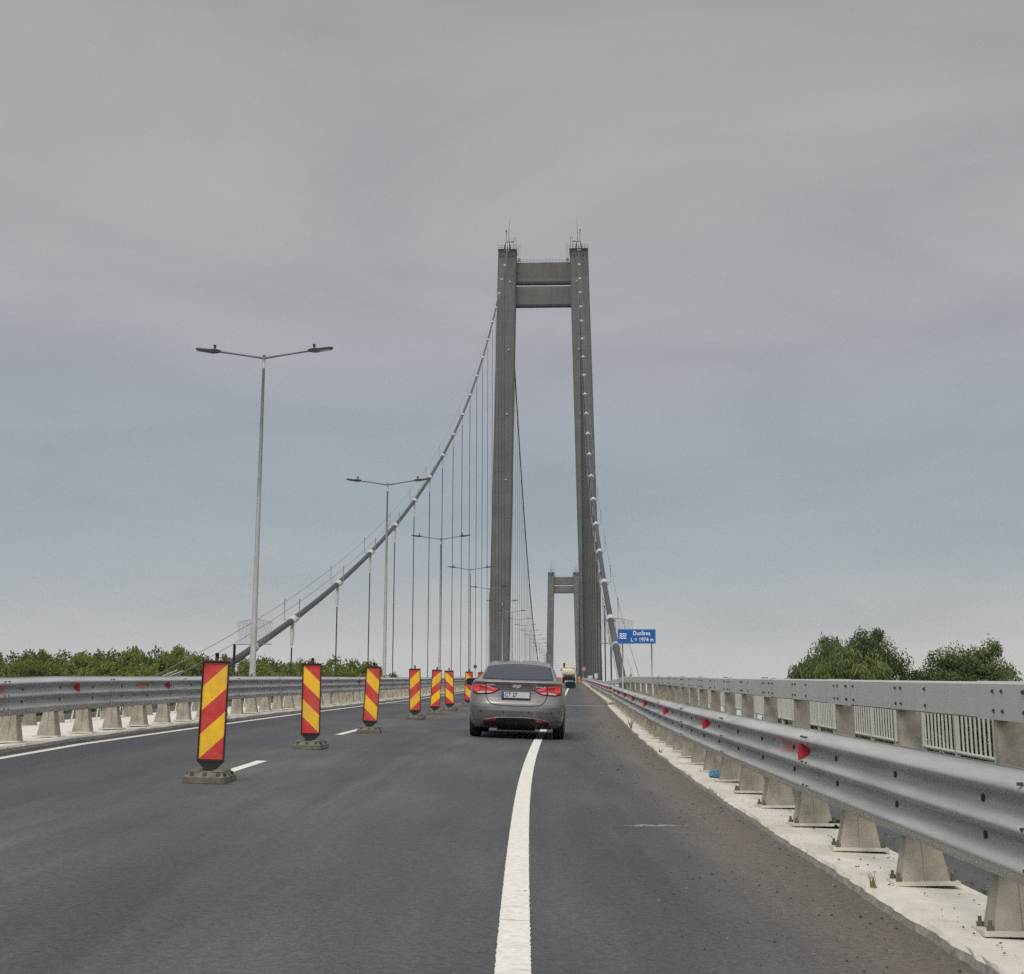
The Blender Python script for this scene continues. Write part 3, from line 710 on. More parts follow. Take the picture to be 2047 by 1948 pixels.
# ------------------------------------------------------------------ box-rail parapet (right, with posts 4 m apart) and its mirror
def dbox(Y): return float(np.interp(Y, [0, 75, 104, 112, 2000], [4.22, 4.2, 3.3, 2.42, 2.42]))
def hbox(Y): return float(np.interp(Y, [0, 15, 60, 98, 110, 2000], [1.235, 1.24, 1.26, 1.22, .90, .90]))
def box_barrier(label, side, y0, y1, posts, bolts_to):
    root = thing('box_rail_barrier', label, 'barrier', P(0, 20, 0), group='heavy box-rail barriers at the deck edges')
    off = Vector(root.location)
    def PP(d, y, h):
        # mirrored about the bridge axis for the other side
        p = P(d, y, 0)
        base = P(min(d, 6), y, 0)[2]
        if side > 0: return Vector((p[0], y, base + h)) - off
        return Vector((2 * BX - p[0], y, base + h)) - off
    mb = MB(); H = .33
    # profile: box section with slightly rounded corners (u outward from road = +)
    prof = [(0, .012), (0, H - .02), (.02, H), (.10, H), (.115, H - .02), (.115, .012), (.10, 0), (.015, 0)]
    ys = ysteps(y0, y1, 110)
    for y in (108., 112.): ys.append(y)
    ys = sorted(set(ys))
    frames = [(lambda u, w, y=y: PP(dbox(y) + u, y, hbox(y) - H + w)) for y in ys]
    mb.sweep(prof, frames, 0, smooth=False, closed=True)
    def bolt(y, w, s=.034):
        c = PP(dbox(y) - .004, y, hbox(y) - H + w); mb.box(c, (.02, s * .8, s), 1)
        mb.box(c + Vector((-.012 * side, 0, 0)), (.014, .018, .018), 1)
    k = 0
    for i, y in enumerate(posts):
        if y > bolts_to: break
        for w in (.075, .245):
            for oy in (-.30, -.02): bolt(y + oy, w)
            bolt(y - 1.45, w)
            if i % 2 == 0:
                bolt(y - .98, w); bolt(y - .92, w)
        if i % 2 == 0:
            # splice sleeve standing slightly proud and flat clips on top
            f2 = [(lambda u, w, y=yy: PP(dbox(y) + u - .003, y, hbox(y) - H + w)) for yy in (y - 1.25, y + .55)]
            p2 = [(0, -.004), (0, H - .02), (.02, H + .006), (.10, H + .006), (.121, H - .02), (.121, -.004)]
            mb.sweep(p2, f2, 0, smooth=False, closed=True)
            for oy in (-.1, .45): mb.box(PP(dbox(y) + .06, y + oy, hbox(y) + .012), (.05, .10, .014), 1)
    mb.build('box_rail', [M['rail_paint'], M['dark_bolt']], root)
    pm = MB(); ph = .94
    pm.box((0, 0, ph / 2), (.24, .014, ph)); pm.box((-.113, .06, ph / 2), (.014, .105, ph)); pm.box((.113, .06, ph / 2), (.014, .105, ph)); 
    pm.box((0, .055, .015), (.34, .3, .03))
    pme = pm.build('post', M['zinc_post'], mesh_only=True)
    for y in posts:
        p = PP(dbox(y) + .02 + .12, y, 0); o = link('post', pme, root, p)
        o.scale = (1, 1, max(.3, (hbox(y) - .335) / ph + .02))
    return root
postsR = [14.75 + 4.0 * k - 8 for k in range(0, 30)]
postsR = [p for p in postsR if p > 4] 
postsR += [postsR[-1] + 4 * k for k in range(1, 14)]
box_barrier('grey box-rail barrier with bolted splices and broad posts on the right edge', 1, 4, 480, postsR, 75)
box_barrier('pale box-rail barrier on the far left edge of the opposite carriageway', -1, 40, 200, [52 + 4 * k for k in range(14)], 0)

# picket railing outboard of the walkway
def picket_railing():
    root = thing('picket_railing', 'pale grey picket railing outside the box-rail barrier on the right', 'railing', P(5.5, 20, 0))
    off = Vector(root.location); D = 5.55
    mb = MB()
    for hh, rad in ((1.2, .03), (.36, .026), (.16, .02)):
        mb.tube([Vector(P(D, y, hh)) - off for y in ysteps(-8, 96)], rad, 6)
    mb.build('rail', M['picket'], root)
    mb = MB(); y = -7.8
    while y < 60:
        p = Vector(P(D, y, 0)) - off; mb.box((p.x, p.y, p.z + .78), (.024, .024, .83)); y += .21
    while y < 92:
        p = Vector(P(D, y, 0)) - off; mb.box((p.x, p.y, p.z + .78), (.026, .03, .83)); y += .3
    tag(mb.build('picket', M['picket'], root), kind='stuff')
    pm = MB(); pm.box((0, 0, .61), (.05, .08, 1.22)); me = pm.build('post', M['picket'], mesh_only=True)
    for k in range(54): link('post', me, root, Vector(P(D, -7 + 1.9 * k, -.02)) - off)
picket_railing()

# ------------------------------------------------------------------ striped delineator panels
def panel_proto(mat):
    root = thing('delineator_panel', '', 'traffic panel', (0, 0, 0), group='striped lane-closing panels on rubber feet')
    # local: base on z=0, board facing -Y
    Z0 = .215
    bd = MB(); bd.box((0, 0, .5), (.25, .012, .985))
    o = bd.build('board', mat, root, (0, -.026, Z0))
    fr = MB()
    w, hh = .262, 1.01
    fr.box((0, .012, .5), (w + .012, .03, hh + .014)); 
    for sx in (-1, 1): fr.box((sx * (w / 2 + .004), -.008, .5), (.010, .05, hh + .014))
    fr.box((0, -.008, .5 + hh / 2 + .002), (w - .006, .062, .016)); fr.box((0, -.008, .5 - hh / 2 - .002), (w - .006, .062, .016))
    fr.build('frame', M['black_frame'], root, (0, -.018, Z0))
    nk = MB()
    zt, zb = Z0 - .012, Z0 - .105
    vs = []
    for y in (-.05, .02):
        vs += [(-.137, y, zt), (.137, y, zt), (.045, y, zb), (-.045, y, zb)]
    nk.add(vs, [(0, 1, 2, 3), (7, 6, 5, 4), (0, 4, 5, 1), (1, 5, 6, 2), (2, 6, 7, 3), (3, 7, 4, 0)])
    nk.build('neck', M['black_frame'], root)
    st = MB(); st.tube([(0, 0, Z0 + 1.0), (0, 0, Z0 + 1.095)], .02, 8); st.build('stem', M['black_frame'], root)
    bs = MB()
    # lower slab, bevelled upper body, two ridges
    bs.box((0, 0, .028), (.43, .66, .056), taper=(.985, .99))
    def frus(a0, b0, a1, b1, z0, z1, cx=0, cy=0):
        vs = [(cx - a0, cy - b0, z0), (cx + a0, cy - b0, z0), (cx + a0, cy + b0, z0), (cx - a0, cy + b0, z0), (cx - a1, cy - b1, z1), (cx + a1, cy - b1, z1), (cx + a1, cy + b1, z1), (cx - a1, cy + b1, z1)]
        bs.add(vs, [(3, 2, 1, 0), (4, 5, 6, 7), (0, 1, 5, 4), (1, 2, 6, 5), (2, 3, 7, 6), (3, 0, 4, 7)])
    frus(.20, .31, .165, .24, .0565, .108)
    frus(.055, .25, .04, .23, .1085, .126, -.115); frus(.055, .25, .04, .23, .1085, .126, .115)
    base = bs.build('base_block', M['rubber'], root)
    sl = MB()
    for sx in (-.135, .0, .135):
        y0, z0, y1, z1 = -.292, .068, -.252, .099
        sl.add([(sx - .022, y0 - .004, z0), (sx + .022, y0 - .004, z0), (sx + .022, y1 - .004, z1 + .003), (sx - .022, y1 - .004, z1 + .003)], [(0, 1, 2, 3)])
    for yy in (-.2, .2):
        sl.box((.186, yy, .078), (.02, .07, .036)); sl.box((-.186, yy, .078), (.02, .07, .036))
    sl.build('lifting_slots', M['black_frame'], base)
    return root
PU = panel_proto(M['stripe_up']); PD = panel_proto(M['stripe_down'])
# x/Y slope from the photo's perspective gives each panel's place along the lane line
panels = [(17.0, -3.785, 0, 'up', .02, 'nearest striped panel, red top left, stripes rising right, on brown rubber foot'),
          (24.1, -3.895, 1, 'down', -.03, 'second nearest striped panel, its stripes falling to the right'),
          (30.9, -3.885, 1, 'down', .07, 'third nearest striped panel with stripes falling right, beside a painted dash'),
          (40.3, -3.93, 0, 'up', -.07, 'fourth striped panel with stripes rising right, left of a close pair'),
          (45.7, -3.92, 0, 'up', .06, 'fifth striped panel, left one of the close pair near the joint'),
          (50.8, -3.88, 1, 'down', -.08, 'sixth striped panel, right one of the close pair near the joint'),
          (59.2, -3.86, 1, 'down', .02, 'small striped panel just left of the grey car'),
          (66.5, -3.82, 0, 'up', .0, 'striped panel mostly hidden behind the grey car mirror')]
usedU = usedD = False
for (Y, X, kd, kind, rz, lab) in panels:
    d = X - xl(Y); loc = P(d, Y, .002)
    rot = (math.atan(G), math.atan(bank(Y)) * .6 + rz * .5, rz)
    if kd == 0:
        if not usedU: r_ = PU; usedU = True; r_.location = loc; r_.rotation_euler = rot; r_['label'] = lab
        else: dup(PU, loc, rot, lab)
    else:
        if not usedD: r_ = PD; usedD = True; r_.location = loc; r_.rotation_euler = rot; r_['label'] = lab
        else: dup(PD, loc, rot, lab)
dup(PU, P(1.35, 250, 0), (math.atan(G), 0, 0), 'far small striped panel beside the right barrier below the round sign')

# ------------------------------------------------------------------ street lamps on the median
M['arm_grey'] = simple('lamp_arm_grey', (.15, .152, .155), rough=.55, metal=.2, var=.15)
def lamp_proto():
    root = thing('street_lamp', '', 'street lamp', (0, 0, 0), group='double-arm street lamps along the median')
    H = 11.45
    pm = MB(); pm.tube([(0, 0, -.1), (0, 0, 1.0), (0, 0, 6), (0, 0, H - .1)], [.112, .104, .074, .044], 12)
    pm.tube([(0, 0, H - .35), (0, 0, H + .1)], [.05, .05], 12)
    pm.box((0, 0, .0), (.4, .4, .04))
    pm.build('pole', M['galv_pole'], root)
    nt_ = MB(); nt_.add([(-.06, -.117, 1.05), (.06, -.117, 1.05), (0, -.117, 1.17)], [(0, 1, 2)]); nt_.build('warning_plate', M['dark_bolt'], root)
    for s in (-1, 1):
        am = MB(); am.tube([(0, 0, H), (s * .8, 0, H + .13), (s * 1.56, 0, H + .245)], [.036, .034, .032], 8); am.build('arm', M['arm_grey'], root)
        hm = MB()
        z = H + .25
        vs = []
        for (u, hw, zt, zb) in ((1.46, .045, .036, -.036), (1.60, .075, .062, -.05), (1.74, .11, .066, -.052), (1.82, .115, .058, -.034), (2.20, .12, .098, .03), (2.28, .085, .106, .058)):
            vs += [(s * u, -hw, z + zb), (s * u, hw, z + zb), (s * u, hw, z + zt), (s * u, -hw, z + zt)]
        fs = []
        for i in range(5):
            for k in range(4):
                k2 = (k + 1) % 4; fs.append((i * 4 + k, i * 4 + k2, (i + 1) * 4 + k2, (i + 1) * 4 + k))
        fs += [(0, 1, 2, 3), (23, 22, 21, 20)]
        hm.add(vs, fs)
        h = hm.build('lamp_head', M['lamp_head'], root)
        sm = MB(); sm.tube([(s * 1.66, 0, z + .06), (s * 1.66, 0, z + .13)], .024, 8); sm.tube([(s * 1.66, 0, z + .13), (s * 1.66, 0, z + .22)], .048, 10); sm.build('light_sensor', M['lamp_head'], h)
        lm = MB(); lm.add([(s * 1.85, -.095, z - .036), (s * 2.18, -.10, z + .022), (s * 2.18, .10, z + .022), (s * 1.85, .095, z - .036)], [(0, 1, 2, 3)])
        lm.build('lens', M['lamp_lens'], h)
    return root
LP = lamp_proto()
names_ = ['nearest and tallest double-arm street lamp left of the striped panels', 'second double-arm street lamp, right head touching the left cable', 'third double-arm street lamp from the camera on the median',
          'fourth double-arm street lamp from the camera on the median', 'fifth double-arm street lamp, right arm in front of the left tower leg', 'sixth double-arm street lamp, pole hidden against the left tower leg',
          'seventh double-arm street lamp, right arm emerging beyond the left tower leg', 'eighth double-arm street lamp just right of the left tower leg', 'ninth double-arm street lamp, left of the far main cable', 'tenth double-arm street lamp, crossing the far main cable']
for k in range(24):
    Y = 51.25 + 35.8 * k
    base = (BX, Y, zc(Y) + .09 - .10 * 0)
    lab = names_[k] if k < 10 else 'tiny distant double-arm street lamp between the far cable and far tower'
    if k == 0: LP.location = base; LP['label'] = lab
    else: dup(LP, base, None, lab)

# ------------------------------------------------------------------ towers
def tower(name, Y, label, near):
    root = thing(name, label, 'bridge tower', (BX, Y, 0), group='H-shaped concrete bridge towers')
    tilt = .0199; zb = -9.
    for s in (-1, 1):
        mb = MB(); prof = []
        hw0, hw1 = 3.62, 3.42; dp0, dp1 = 4.6, 3.7
        vs = []
        zs = np.linspace(zb, 180., 14)
        for z in zs:
            t = (z - zb) / (HT - zb); c = s * (CH + tilt * (HT - z)); hw = hw0 + (hw1 - hw0) * t; dp = dp0 + (dp1 - dp0) * t; ch = .45
            vs += [(c - hw + ch, -dp, z), (c + hw - ch, -dp, z), (c + hw, -dp + ch, z), (c + hw, dp - ch, z), (c + hw - ch, dp, z), (c - hw + ch, dp, z), (c - hw, dp - ch, z), (c - hw, -dp + ch, z)]
        n = 8; fs = [(i * n + k, i * n + (k + 1) % n, (i + 1) * n + (k + 1) % n, (i + 1) * n + k) for i in range(len(zs) - 1) for k in range(n)]
        fs.append(tuple((len(zs) - 1) * n + k for k in range(n)))
        mb.add(vs, fs)
        leg = mb.build('leg', M['tower'], root)
        cp = MB(); cx = s * CH
        z0 = HT - 1.6
        cp.box((cx, 0, 180.55), (6.5, 7.2, 1.4)); cp.box((cx, 0, 181.5), (6.95, 7.6, .5))
        for q in range(6):
            cp.box((cx - 2.8 + q * 1.12, -3.85, 179.4 - (q % 2) * .4), (.28, .6, 1.2))
        cp.build('leg_cap', M['tower_dark'], leg)
        sd = MB()
        # saddle housing: tapered trapezoid with pale cheek plates
        sd.add([(cx - 1.45, -2.6, HT - 1.3), (cx + 1.45, -2.6, HT - 1.3), (cx + 1.45, 2.6, HT - 1.3), (cx - 1.45, 2.6, HT - 1.3), (cx - .7, -1.4, HT + 2.3), (cx + .7, -1.4, HT + 2.3), (cx + .7, 1.4, HT + 2.3), (cx - .7, 1.4, HT + 2.3)],
               [(3, 2, 1, 0), (4, 5, 6, 7), (0, 1, 5, 4), (1, 2, 6, 5), (2, 3, 7, 6), (3, 0, 4, 7)])
        sdo = sd.build('saddle_housing', M['tower_dark'], root)
        pl = MB()
        for q in (-.42, .42):
            pl.add([(cx + q - .2, -3.9, HT - 2.1), (cx + q + .2, -3.9, HT - 2.1), (cx + q * .7 + .18, -2.0, HT + 1.7), (cx + q * .7 - .18, -2.0, HT + 1.7)], [(0, 1, 2, 3)])
        pl.build('cheek_plate', M['clamp'], sdo)
        an = MB()
        an.tube([(cx + s * -.45, 0, HT + 3), (cx + s * -.45, 0, HT + 6.2), (cx + s * -.6, 0, HT + 11.6)], [.11, .08, .035], 6)
        an.tube([(cx + s * .5, 0, HT + 3), (cx + s * .5, 0, HT + 6.2)], .075, 6)
        an.tube([(cx + s * .5, 0, HT + 6.2), (cx + s * -.45, 0, HT + 6.0)], .05, 5)
        an.box((cx + s * .55, 0, HT + 6.9), (.55, .55, .8), taper=(.7, .7))
        an.box((cx - s * 1.6, 0, HT + 2.6), (1.1, .4, .35))
        an.tube([(cx - s * 2.2, 0, HT + .6), (cx - s * 2.2, 0, HT + 4.2)], .07, 5); an.tube([(cx - s * 3.0, 0, HT + .6), (cx - s * 3.0, 0, HT + 4.2)], .07, 5); an.tube([(cx - s * 2.2, 0, HT + 4.2), (cx - s * 3.0, 0, HT + 4.2)], .07, 5)
        an.build('antenna_mast', M['dark_steel'], root)
        rl = MB()
        for z in (-.7, .1):
            rl.tube([(cx - 3.4, -3.7, HT + z), (cx + 3.4, -3.7, HT + z)], .045, 4)
        for q in range(7): rl.tube([(cx - 3.4 + q * 1.133, -3.7, HT - 1.3), (cx - 3.4 + q * 1.133, -3.7, HT + .1)], .05, 4)
        rl.build('cap_railing', M['dark_steel'], root)
    for (zt, zb_) in ((177.1, 168.9), (167.9, 160.2)):
        bm_ = MB()
        c0 = CH + tilt * (HT - zt) - 3.4
        bm_.box((0, 0, (zt + zb_) / 2 + .4), (2 * c0 + .6, 2.3, zt - zb_ - .8))
        bb = bm_.build('cross_beam', M['tower'], root)
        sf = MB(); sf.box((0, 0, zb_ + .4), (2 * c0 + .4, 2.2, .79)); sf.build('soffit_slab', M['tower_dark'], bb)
    rl = MB()
    for z in (.6, 1.2): rl.tube([(-9.6, -1.0, 177.1 + z), (9.6, -1.0, 177.1 + z)], .045, 4)
    for q in range(17): rl.tube([(-9.6 + q * 1.2, -1.0, 177.1), (-9.6 + q * 1.2, -1.0, 178.3)], .045, 4)
    for s in (-1, 1):
        rl.tube([(s * 9.2, -2, 177.4), (s * 9.2, -2, 184)], .05, 4); rl.tube([(s * 8.6, -2, 177.4), (s * 8.6, -2, 184)], .05, 4)
        rl.box((s * 9.0, -1.5, 178.0), (.9, .8, 1.2))
    rl.build('walkway_railing', M['rope'], root)
    ln = MB()
    for z in (168.8, 143, 119, 95):
        c = CH + tilt * (HT - z)
        for s in (-1, 1): ln.tube([(s * c + 1.2 - 2.4 * (s > 0), -4.6, z), (s * c + 1.2 - 2.4 * (s > 0), -4.2, z)], .28, 8)
    tag(ln.build('leg_light', M['clamp'], root))
    return root
tower('bridge_tower', D1, 'near tall concrete H-shaped bridge tower with two cross beams', True)
tower('bridge_tower', D1 + SPAN, 'far small H-shaped bridge tower seen through the near tower', False)

# ------------------------------------------------------------------ main cables with clamps and hangers
ZM = 54.5
def zcab(s):
    if s <= D1:
        t = D1 - s; return HT + .8 - .5784 * t + .000422 * t * t
    t = (s - D1 - SPAN / 2) / (SPAN / 2); return ZM + (HT + .8 - ZM) * t * t
clamp_me = None
def main_cable(side, label):
    X = BX + side * CH
    root = thing('main_cable', label, 'bridge cable', (X, 110, zcab(110)), group='main suspension cables')
    off = Vector(root.location)
    pts = [(0, y, zcab(y)) for y in np.concatenate([np.arange(82, 571, 8), [D1], np.arange(D1 + 10, D1 + SPAN + 1, 20)])]
    mb = MB(); mb.tube([(p[0], p[1] - 110, p[2] - off.z) for p in pts], .245, 12); mb.build('cable', M['cable'], root)
    ropes = MB()
    for sx in (-.62, .62):
        ropes.tube([(sx, y - 110, zcab(y) + 1.55 - off.z) for y in np.arange(84, D1 - 2, 12)], .022, 5, caps=False)
    ropes.build('hand_rope', M['rope'], root)
    sites = [S0 + k * DS for k in range(14)] + [S0 + 13 * DS + 20.6 * k for k in range(1, 5)] + [D1 + 24.9 * k for k in range(1, 30)]
    # shared meshes: clamp, socket, stanchion ; hanger is a unit tube scaled to length
    for k, y in enumerate(sites):
        sl = math.atan((zcab(y + 1) - zcab(y - 1)) / 2)
        o = link('cable_clamp', CLAMP, root, (0, y - 110, zcab(y) - off.z)); o.rotation_euler = (sl, 0, 0)
        zt = zcab(y) - .45; zb = (zc(y) if y < 1149 else zc(2298 - y)) + .2
        h = link('hanger', HANGER, root, (0, y - 110, zt - off.z)); h.scale = (1, 1, max(.5, zt - zb - 1.8))
        h.location.z -= 1.8
        if y < 420:
            link('socket', SOCKET, o).rotation_euler = (-sl, 0, 0)
        if y < D1:
            link('stanchion', STANCH, o).rotation_euler = (-sl, 0, 0)
    return root
c_ = MB(); c_.tube([(0, -.85, 0), (0, -.8, 0), (0, .8, 0), (0, .85, 0)], [.27, .312, .312, .27], 14)
c_.box((.36, 0, 0), (.10, 1.4, .14)); c_.box((-.36, 0, 0), (.10, 1.4, .14)); c_.box((0, 0, -.42), (.16, .9, .30))
for q in range(4):
    c_.box((.36, -.5 + q * .33, 0), (.12, .1, .26)); c_.box((-.36, -.5 + q * .33, 0), (.12, .1, .26))
CLAMP = c_.build('cable_clamp', M['clamp'], mesh_only=True)
s_ = MB(); s_.tube([(0, 0, -.35), (0, 0, -.75), (0, 0, -1.0), (0, 0, -2.1), (0, 0, -2.25)], [.09, .17, .20, .13, .08], 10)
s_.box((.10, 0, -.62), (.05, .26, .6)); s_.box((-.10, 0, -.62), (.05, .26, .6))
SOCKET = s_.build('socket', M['socket'], mesh_only=True)
h_ = MB(); h_.tube([(0, 0, 0), (0, 0, -1)], .062, 8); HANGER = h_.build('hanger', M['hanger'], mesh_only=True)
t_ = MB()
for sx in (-.62, .62): t_.tube([(sx, -.4, .0), (sx, -.4, 1.72)], .03, 5); t_.tube([(sx, -.4, .02), (sx * .6, -.4, .02)], .03, 5)
STANCH = t_.build('stanchion', M['rope'], mesh_only=True)
cl = main_cable(-1, 'left main cable sweeping from deck up to the left tower top')
cr_ = main_cable(1, 'right main cable running down in front of the right tower leg')

# access cage of bars round each cable foot, with collar, and stair handrails
def cage(side, label):
    X = BX + side * CH; Y = 118.; Z = zcab(Y)
    root = thing('cable_access_cage', label, 'cage', (X, Y, Z), group='fan-shaped bar cages round the cable feet')
    mb = MB()
    top = []
    for k in range(25):
        a = R(-62 + 124 * k / 24); r0, r1 = .30, 2.05
        ang = R(-32 + 64 * k / 24)
        b_ = (math.sin(a) * .75, 0, .18 + .1 * math.cos(a)); x1 = -1.3 + 2.6 * k / 24
        t = (x1, 0, 1.75 + .28 * math.cos(x1 / 1.3 * 1.45))
        b2 = (x1 * .82, 0, .22)
        mb.tube([b2, t], .010, 4); top.append(t)
    mb.tube(top, .014, 5); mb.tube([(-1.3, 0, .22), (1.3, 0, .22)], .03, 5)
    mb.build('bars', M['rope'], root)
    cb = MB(); cb.tube([(0, -.3, -.3 * .19), (0, .1, .1 * .19)], .36, 14); cb.build('collar', M['clamp'], root)
    for (y0, tall) in ((108 - Y, 3.2),) if side < 0 else ():
        pb = MB(); zz = zc(108) + .1 - Z
        pb.tube([(.66, y0, zz), (.66, y0, zz + tall)], .09, 6); pb.build('end_post', M['dark_steel'], root)
    st = MB(); zz = zc(100) - Z
    if side < 0:
        for dy in (0, .6): st.tube([(-2.9, -26 + dy, zz - .3), (-1.2 + dy * .4, -18 + dy, zz + 1.55)], .035, 5)
        st.tube([(-1.5, -19, zz - .5), (-1.5, -19, zz + 1.4)], .06, 5)
    else:
        st.tube([(.9, -16, zz), (.6, -13, zz + 1.9)], .07, 5); st.tube([(-.1, -14, zz), (.62, -13.2, zz + 1.5)], .07, 5); st.tube([(.62, -13, zz + 1.8), (.25, -6, zz + 3.9)], .025, 5)
    st.build('stair_rail', M['picket'], root)
cage(-1, 'fan-shaped cage of thin bars behind the nearest lamp pole')
cage(1, 'fan-shaped cage of thin bars behind the blue river sign')

# ------------------------------------------------------------------ signs
def text_mesh(body, size, mat, parent, loc, rot, name, ext=.002, spacing=1.0, width=None):
    cu = bpy.data.curves.new(name, 'FONT'); cu.body = body; cu.size = size; cu.extrude = ext; cu.align_x = 'CENTER'; cu.align_y = 'CENTER'
    cu.space_character = spacing; cu.offset = size * .008
    t = bpy.data.objects.new(name + '_tmp', cu); COL.objects.link(t)
    dg = bpy.context.evaluated_depsgraph_get(); dg.update()
    me = bpy.data.meshes.new_from_object(t.evaluated_get(dg)); me.name = name
    bpy.data.objects.remove(t); bpy.data.curves.remove(cu)
    me.materials.clear(); me.materials.append(mat)
    if width:
        xs = [v.co.x for v in me.vertices]; k = width / (max(xs) - min(xs))
        for v in me.vertices: v.co.x *= k
    o = link(name, me, parent, loc); o.rotation_euler = rot
    return o

def river_sign():
    Yg = 90.; X0, X1 = 2.40, 4.50; zt, zb = 7.62, 6.83
    cx = (X0 + X1) / 2; W = X1 - X0; Hh = zt - zb
    base = P(5.4, Yg, 0)[2]
    root = thing('river_sign', 'blue river name sign on two posts reading Dunărea', 'road sign', (cx, Yg, base))
    zc_ = (zt + zb) / 2 - base
    mb = MB(); mb.box((0, 0, zc_), (W, .03, Hh)); mb.build('sign_board', M['sign_blue'], root)
    bd = MB(); t = .02
    for zz in (zc_ + Hh / 2 - .03, zc_ - Hh / 2 + .03): bd.box((0, -.017, zz), (W - .05, .006, t))
    for xx in (-W / 2 + .03, W / 2 - .03): bd.box((xx, -.017, zc_), (t, .006, Hh - .10))
    bd.build('border', M['sign_pale_border'], root)
    wv = MB()
    for k in range(3):
        z0 = zc_ + .13 - k * .115; pts = []
        n = 16; vs = []
        for i in range(n + 1):
            x = -W / 2 + .10 + .38 * i / n; w = math.sin(i / n * 4 * math.pi) * .012
            vs += [(x, -.019, z0 + w - .026), (x, -.019, z0 + w + .026)]
        wv.add(vs, [(2 * i, 2 * i + 2, 2 * i + 3, 2 * i + 1) for i in range(n)])
    wv.build('wave_symbol', M['sign_white'], root)
    text_mesh('Dunărea', .33, M['sign_white'], root, (.27, -.019, zc_ + .165), (R(90), 0, 0), 'name_lettering', width=.95)
    text_mesh('L = 1974 m', .30, M['sign_white'], root, (.30, -.019, zc_ - .185), (R(90), 0, 0), 'length_lettering', width=1.25)
    for xx in (-W * .375, W * .39):
        pm = MB(); pm.tube([(xx, .04, -.2), (xx, .04, zc_ + Hh * .4)], .04, 8); pm.build('post', M['galv_pole'], root)
    root.rotation_euler = (0, R(.4), 0)
M['sign_pale_border'] = simple('sign_border_blue', (.10, .26, .52), rough=.4, var=.05)
river_sign()

def round_sign(name, label, loc, dia, ph, front, back, rot=0):
    root = thing(name, label, 'road sign', loc, (0, 0, rot))
    pm = MB(); pm.tube([(0, 0, -.1), (0, 0, ph + dia * .45)], .035, 8); pm.build('post', M['galv_pole'], root)
    dm = MB(); dm.tube([(0, -.05, ph), (0, -.03, ph)], dia / 2, 24, smooth=False); dm.build('disc', front, root)
    if back is None: return root
    rm = MB(); n = 28
    vs = []
    for k in range(n):
        a = 2 * math.pi * k / n
        vs += [(math.cos(a) * dia * .36, -.053, ph + math.sin(a) * dia * .36), (math.cos(a) * dia * .495, -.053, ph + math.sin(a) * dia * .495)]
    rm.add(vs, [(2 * k, 2 * k + 1, (2 * k + 3) % (2 * n), (2 * k + 2) % (2 * n)) for k in range(n)])
    rm.build('ring', back, root)
    return root
p = P(2.05, 250, 0); round_sign('round_sign', 'small round red-edged sign on a post at the far right barrier', p, .70, 2.3, M['sign_pale_blue'], M['sign_red'])
zz = P(-12, 300, 0)[2]; round_sign('round_sign', 'dark back of a round sign on a thin pole left of the car', (-18.3, 300, zz), .66, 3.0, M['sign_back'], None)

# small boxes on the far right barrier
def cabinet(label, loc, d, mat):
    root = thing('roadside_cabinet', label, 'cabinet', loc, group='pale boxes on the far right barrier')
    mb = MB(); mb.box((0, 0, d[2] / 2), d); mb.box((0, 0, d[2] + .02), (d[0] * 1.12, d[1] * 1.12, .04)); mb.build('body', mat, root)
    lm = MB(); lm.box((0, -d[1] / 2 - .01, d[2] / 2), (d[0] * .8, .02, d[2] * .8)); lm.build('door', M['plate'], root)
    pm = MB(); pm.box((0, 0, -.5), (.1, .1, 1.0)); pm.build('post', M['galv_pole'], root)
cabinet('small white box on a post above the far right barrier', P(2.6, 150, 1.0), (.28, .25, .42), M['white_plastic'])
cabinet('beige box on the far right barrier below the round sign', P(2.7, 215, .9), (.6, .5, .36), M['plate'])

# orange plastic barriers left of the truck
def plastic_barrier():
    root = thing('plastic_barrier', 'orange plastic barrier on the road left of the far truck', 'barrier', P(-1.95, 230, 0), group='orange plastic barriers ahead')
    mb = MB()
    vs = []
    prof = [(-.28, 0), (-.28, .12), (-.14, .30), (-.09, .92), (-.06, .98), (.06, .98), (.09, .92), (.14, .30), (.28, .12), (.28, 0)]
    for x in (-.75, .75): vs += [(x, a, z) for a, z in prof]
    n = len(prof); fs = [(k, (k + 1) % n, n + (k + 1) % n, n + k) for k in range(n)] + [tuple(range(n)), tuple(reversed(range(n, 2 * n)))]
    mb.add(vs, fs); mb.build('body', M['orange'], root)
    gm = MB()
    for z in (.42, .66): gm.box((0, -.115, z), (1.3, .05, .05))
    gm.build('groove', M['sign_red'], root)
    return root
pb_ = plastic_barrier()
dup(pb_, P(-3.5, 230.4, 0), None, 'orange plastic barrier behind the car, second from the far truck')

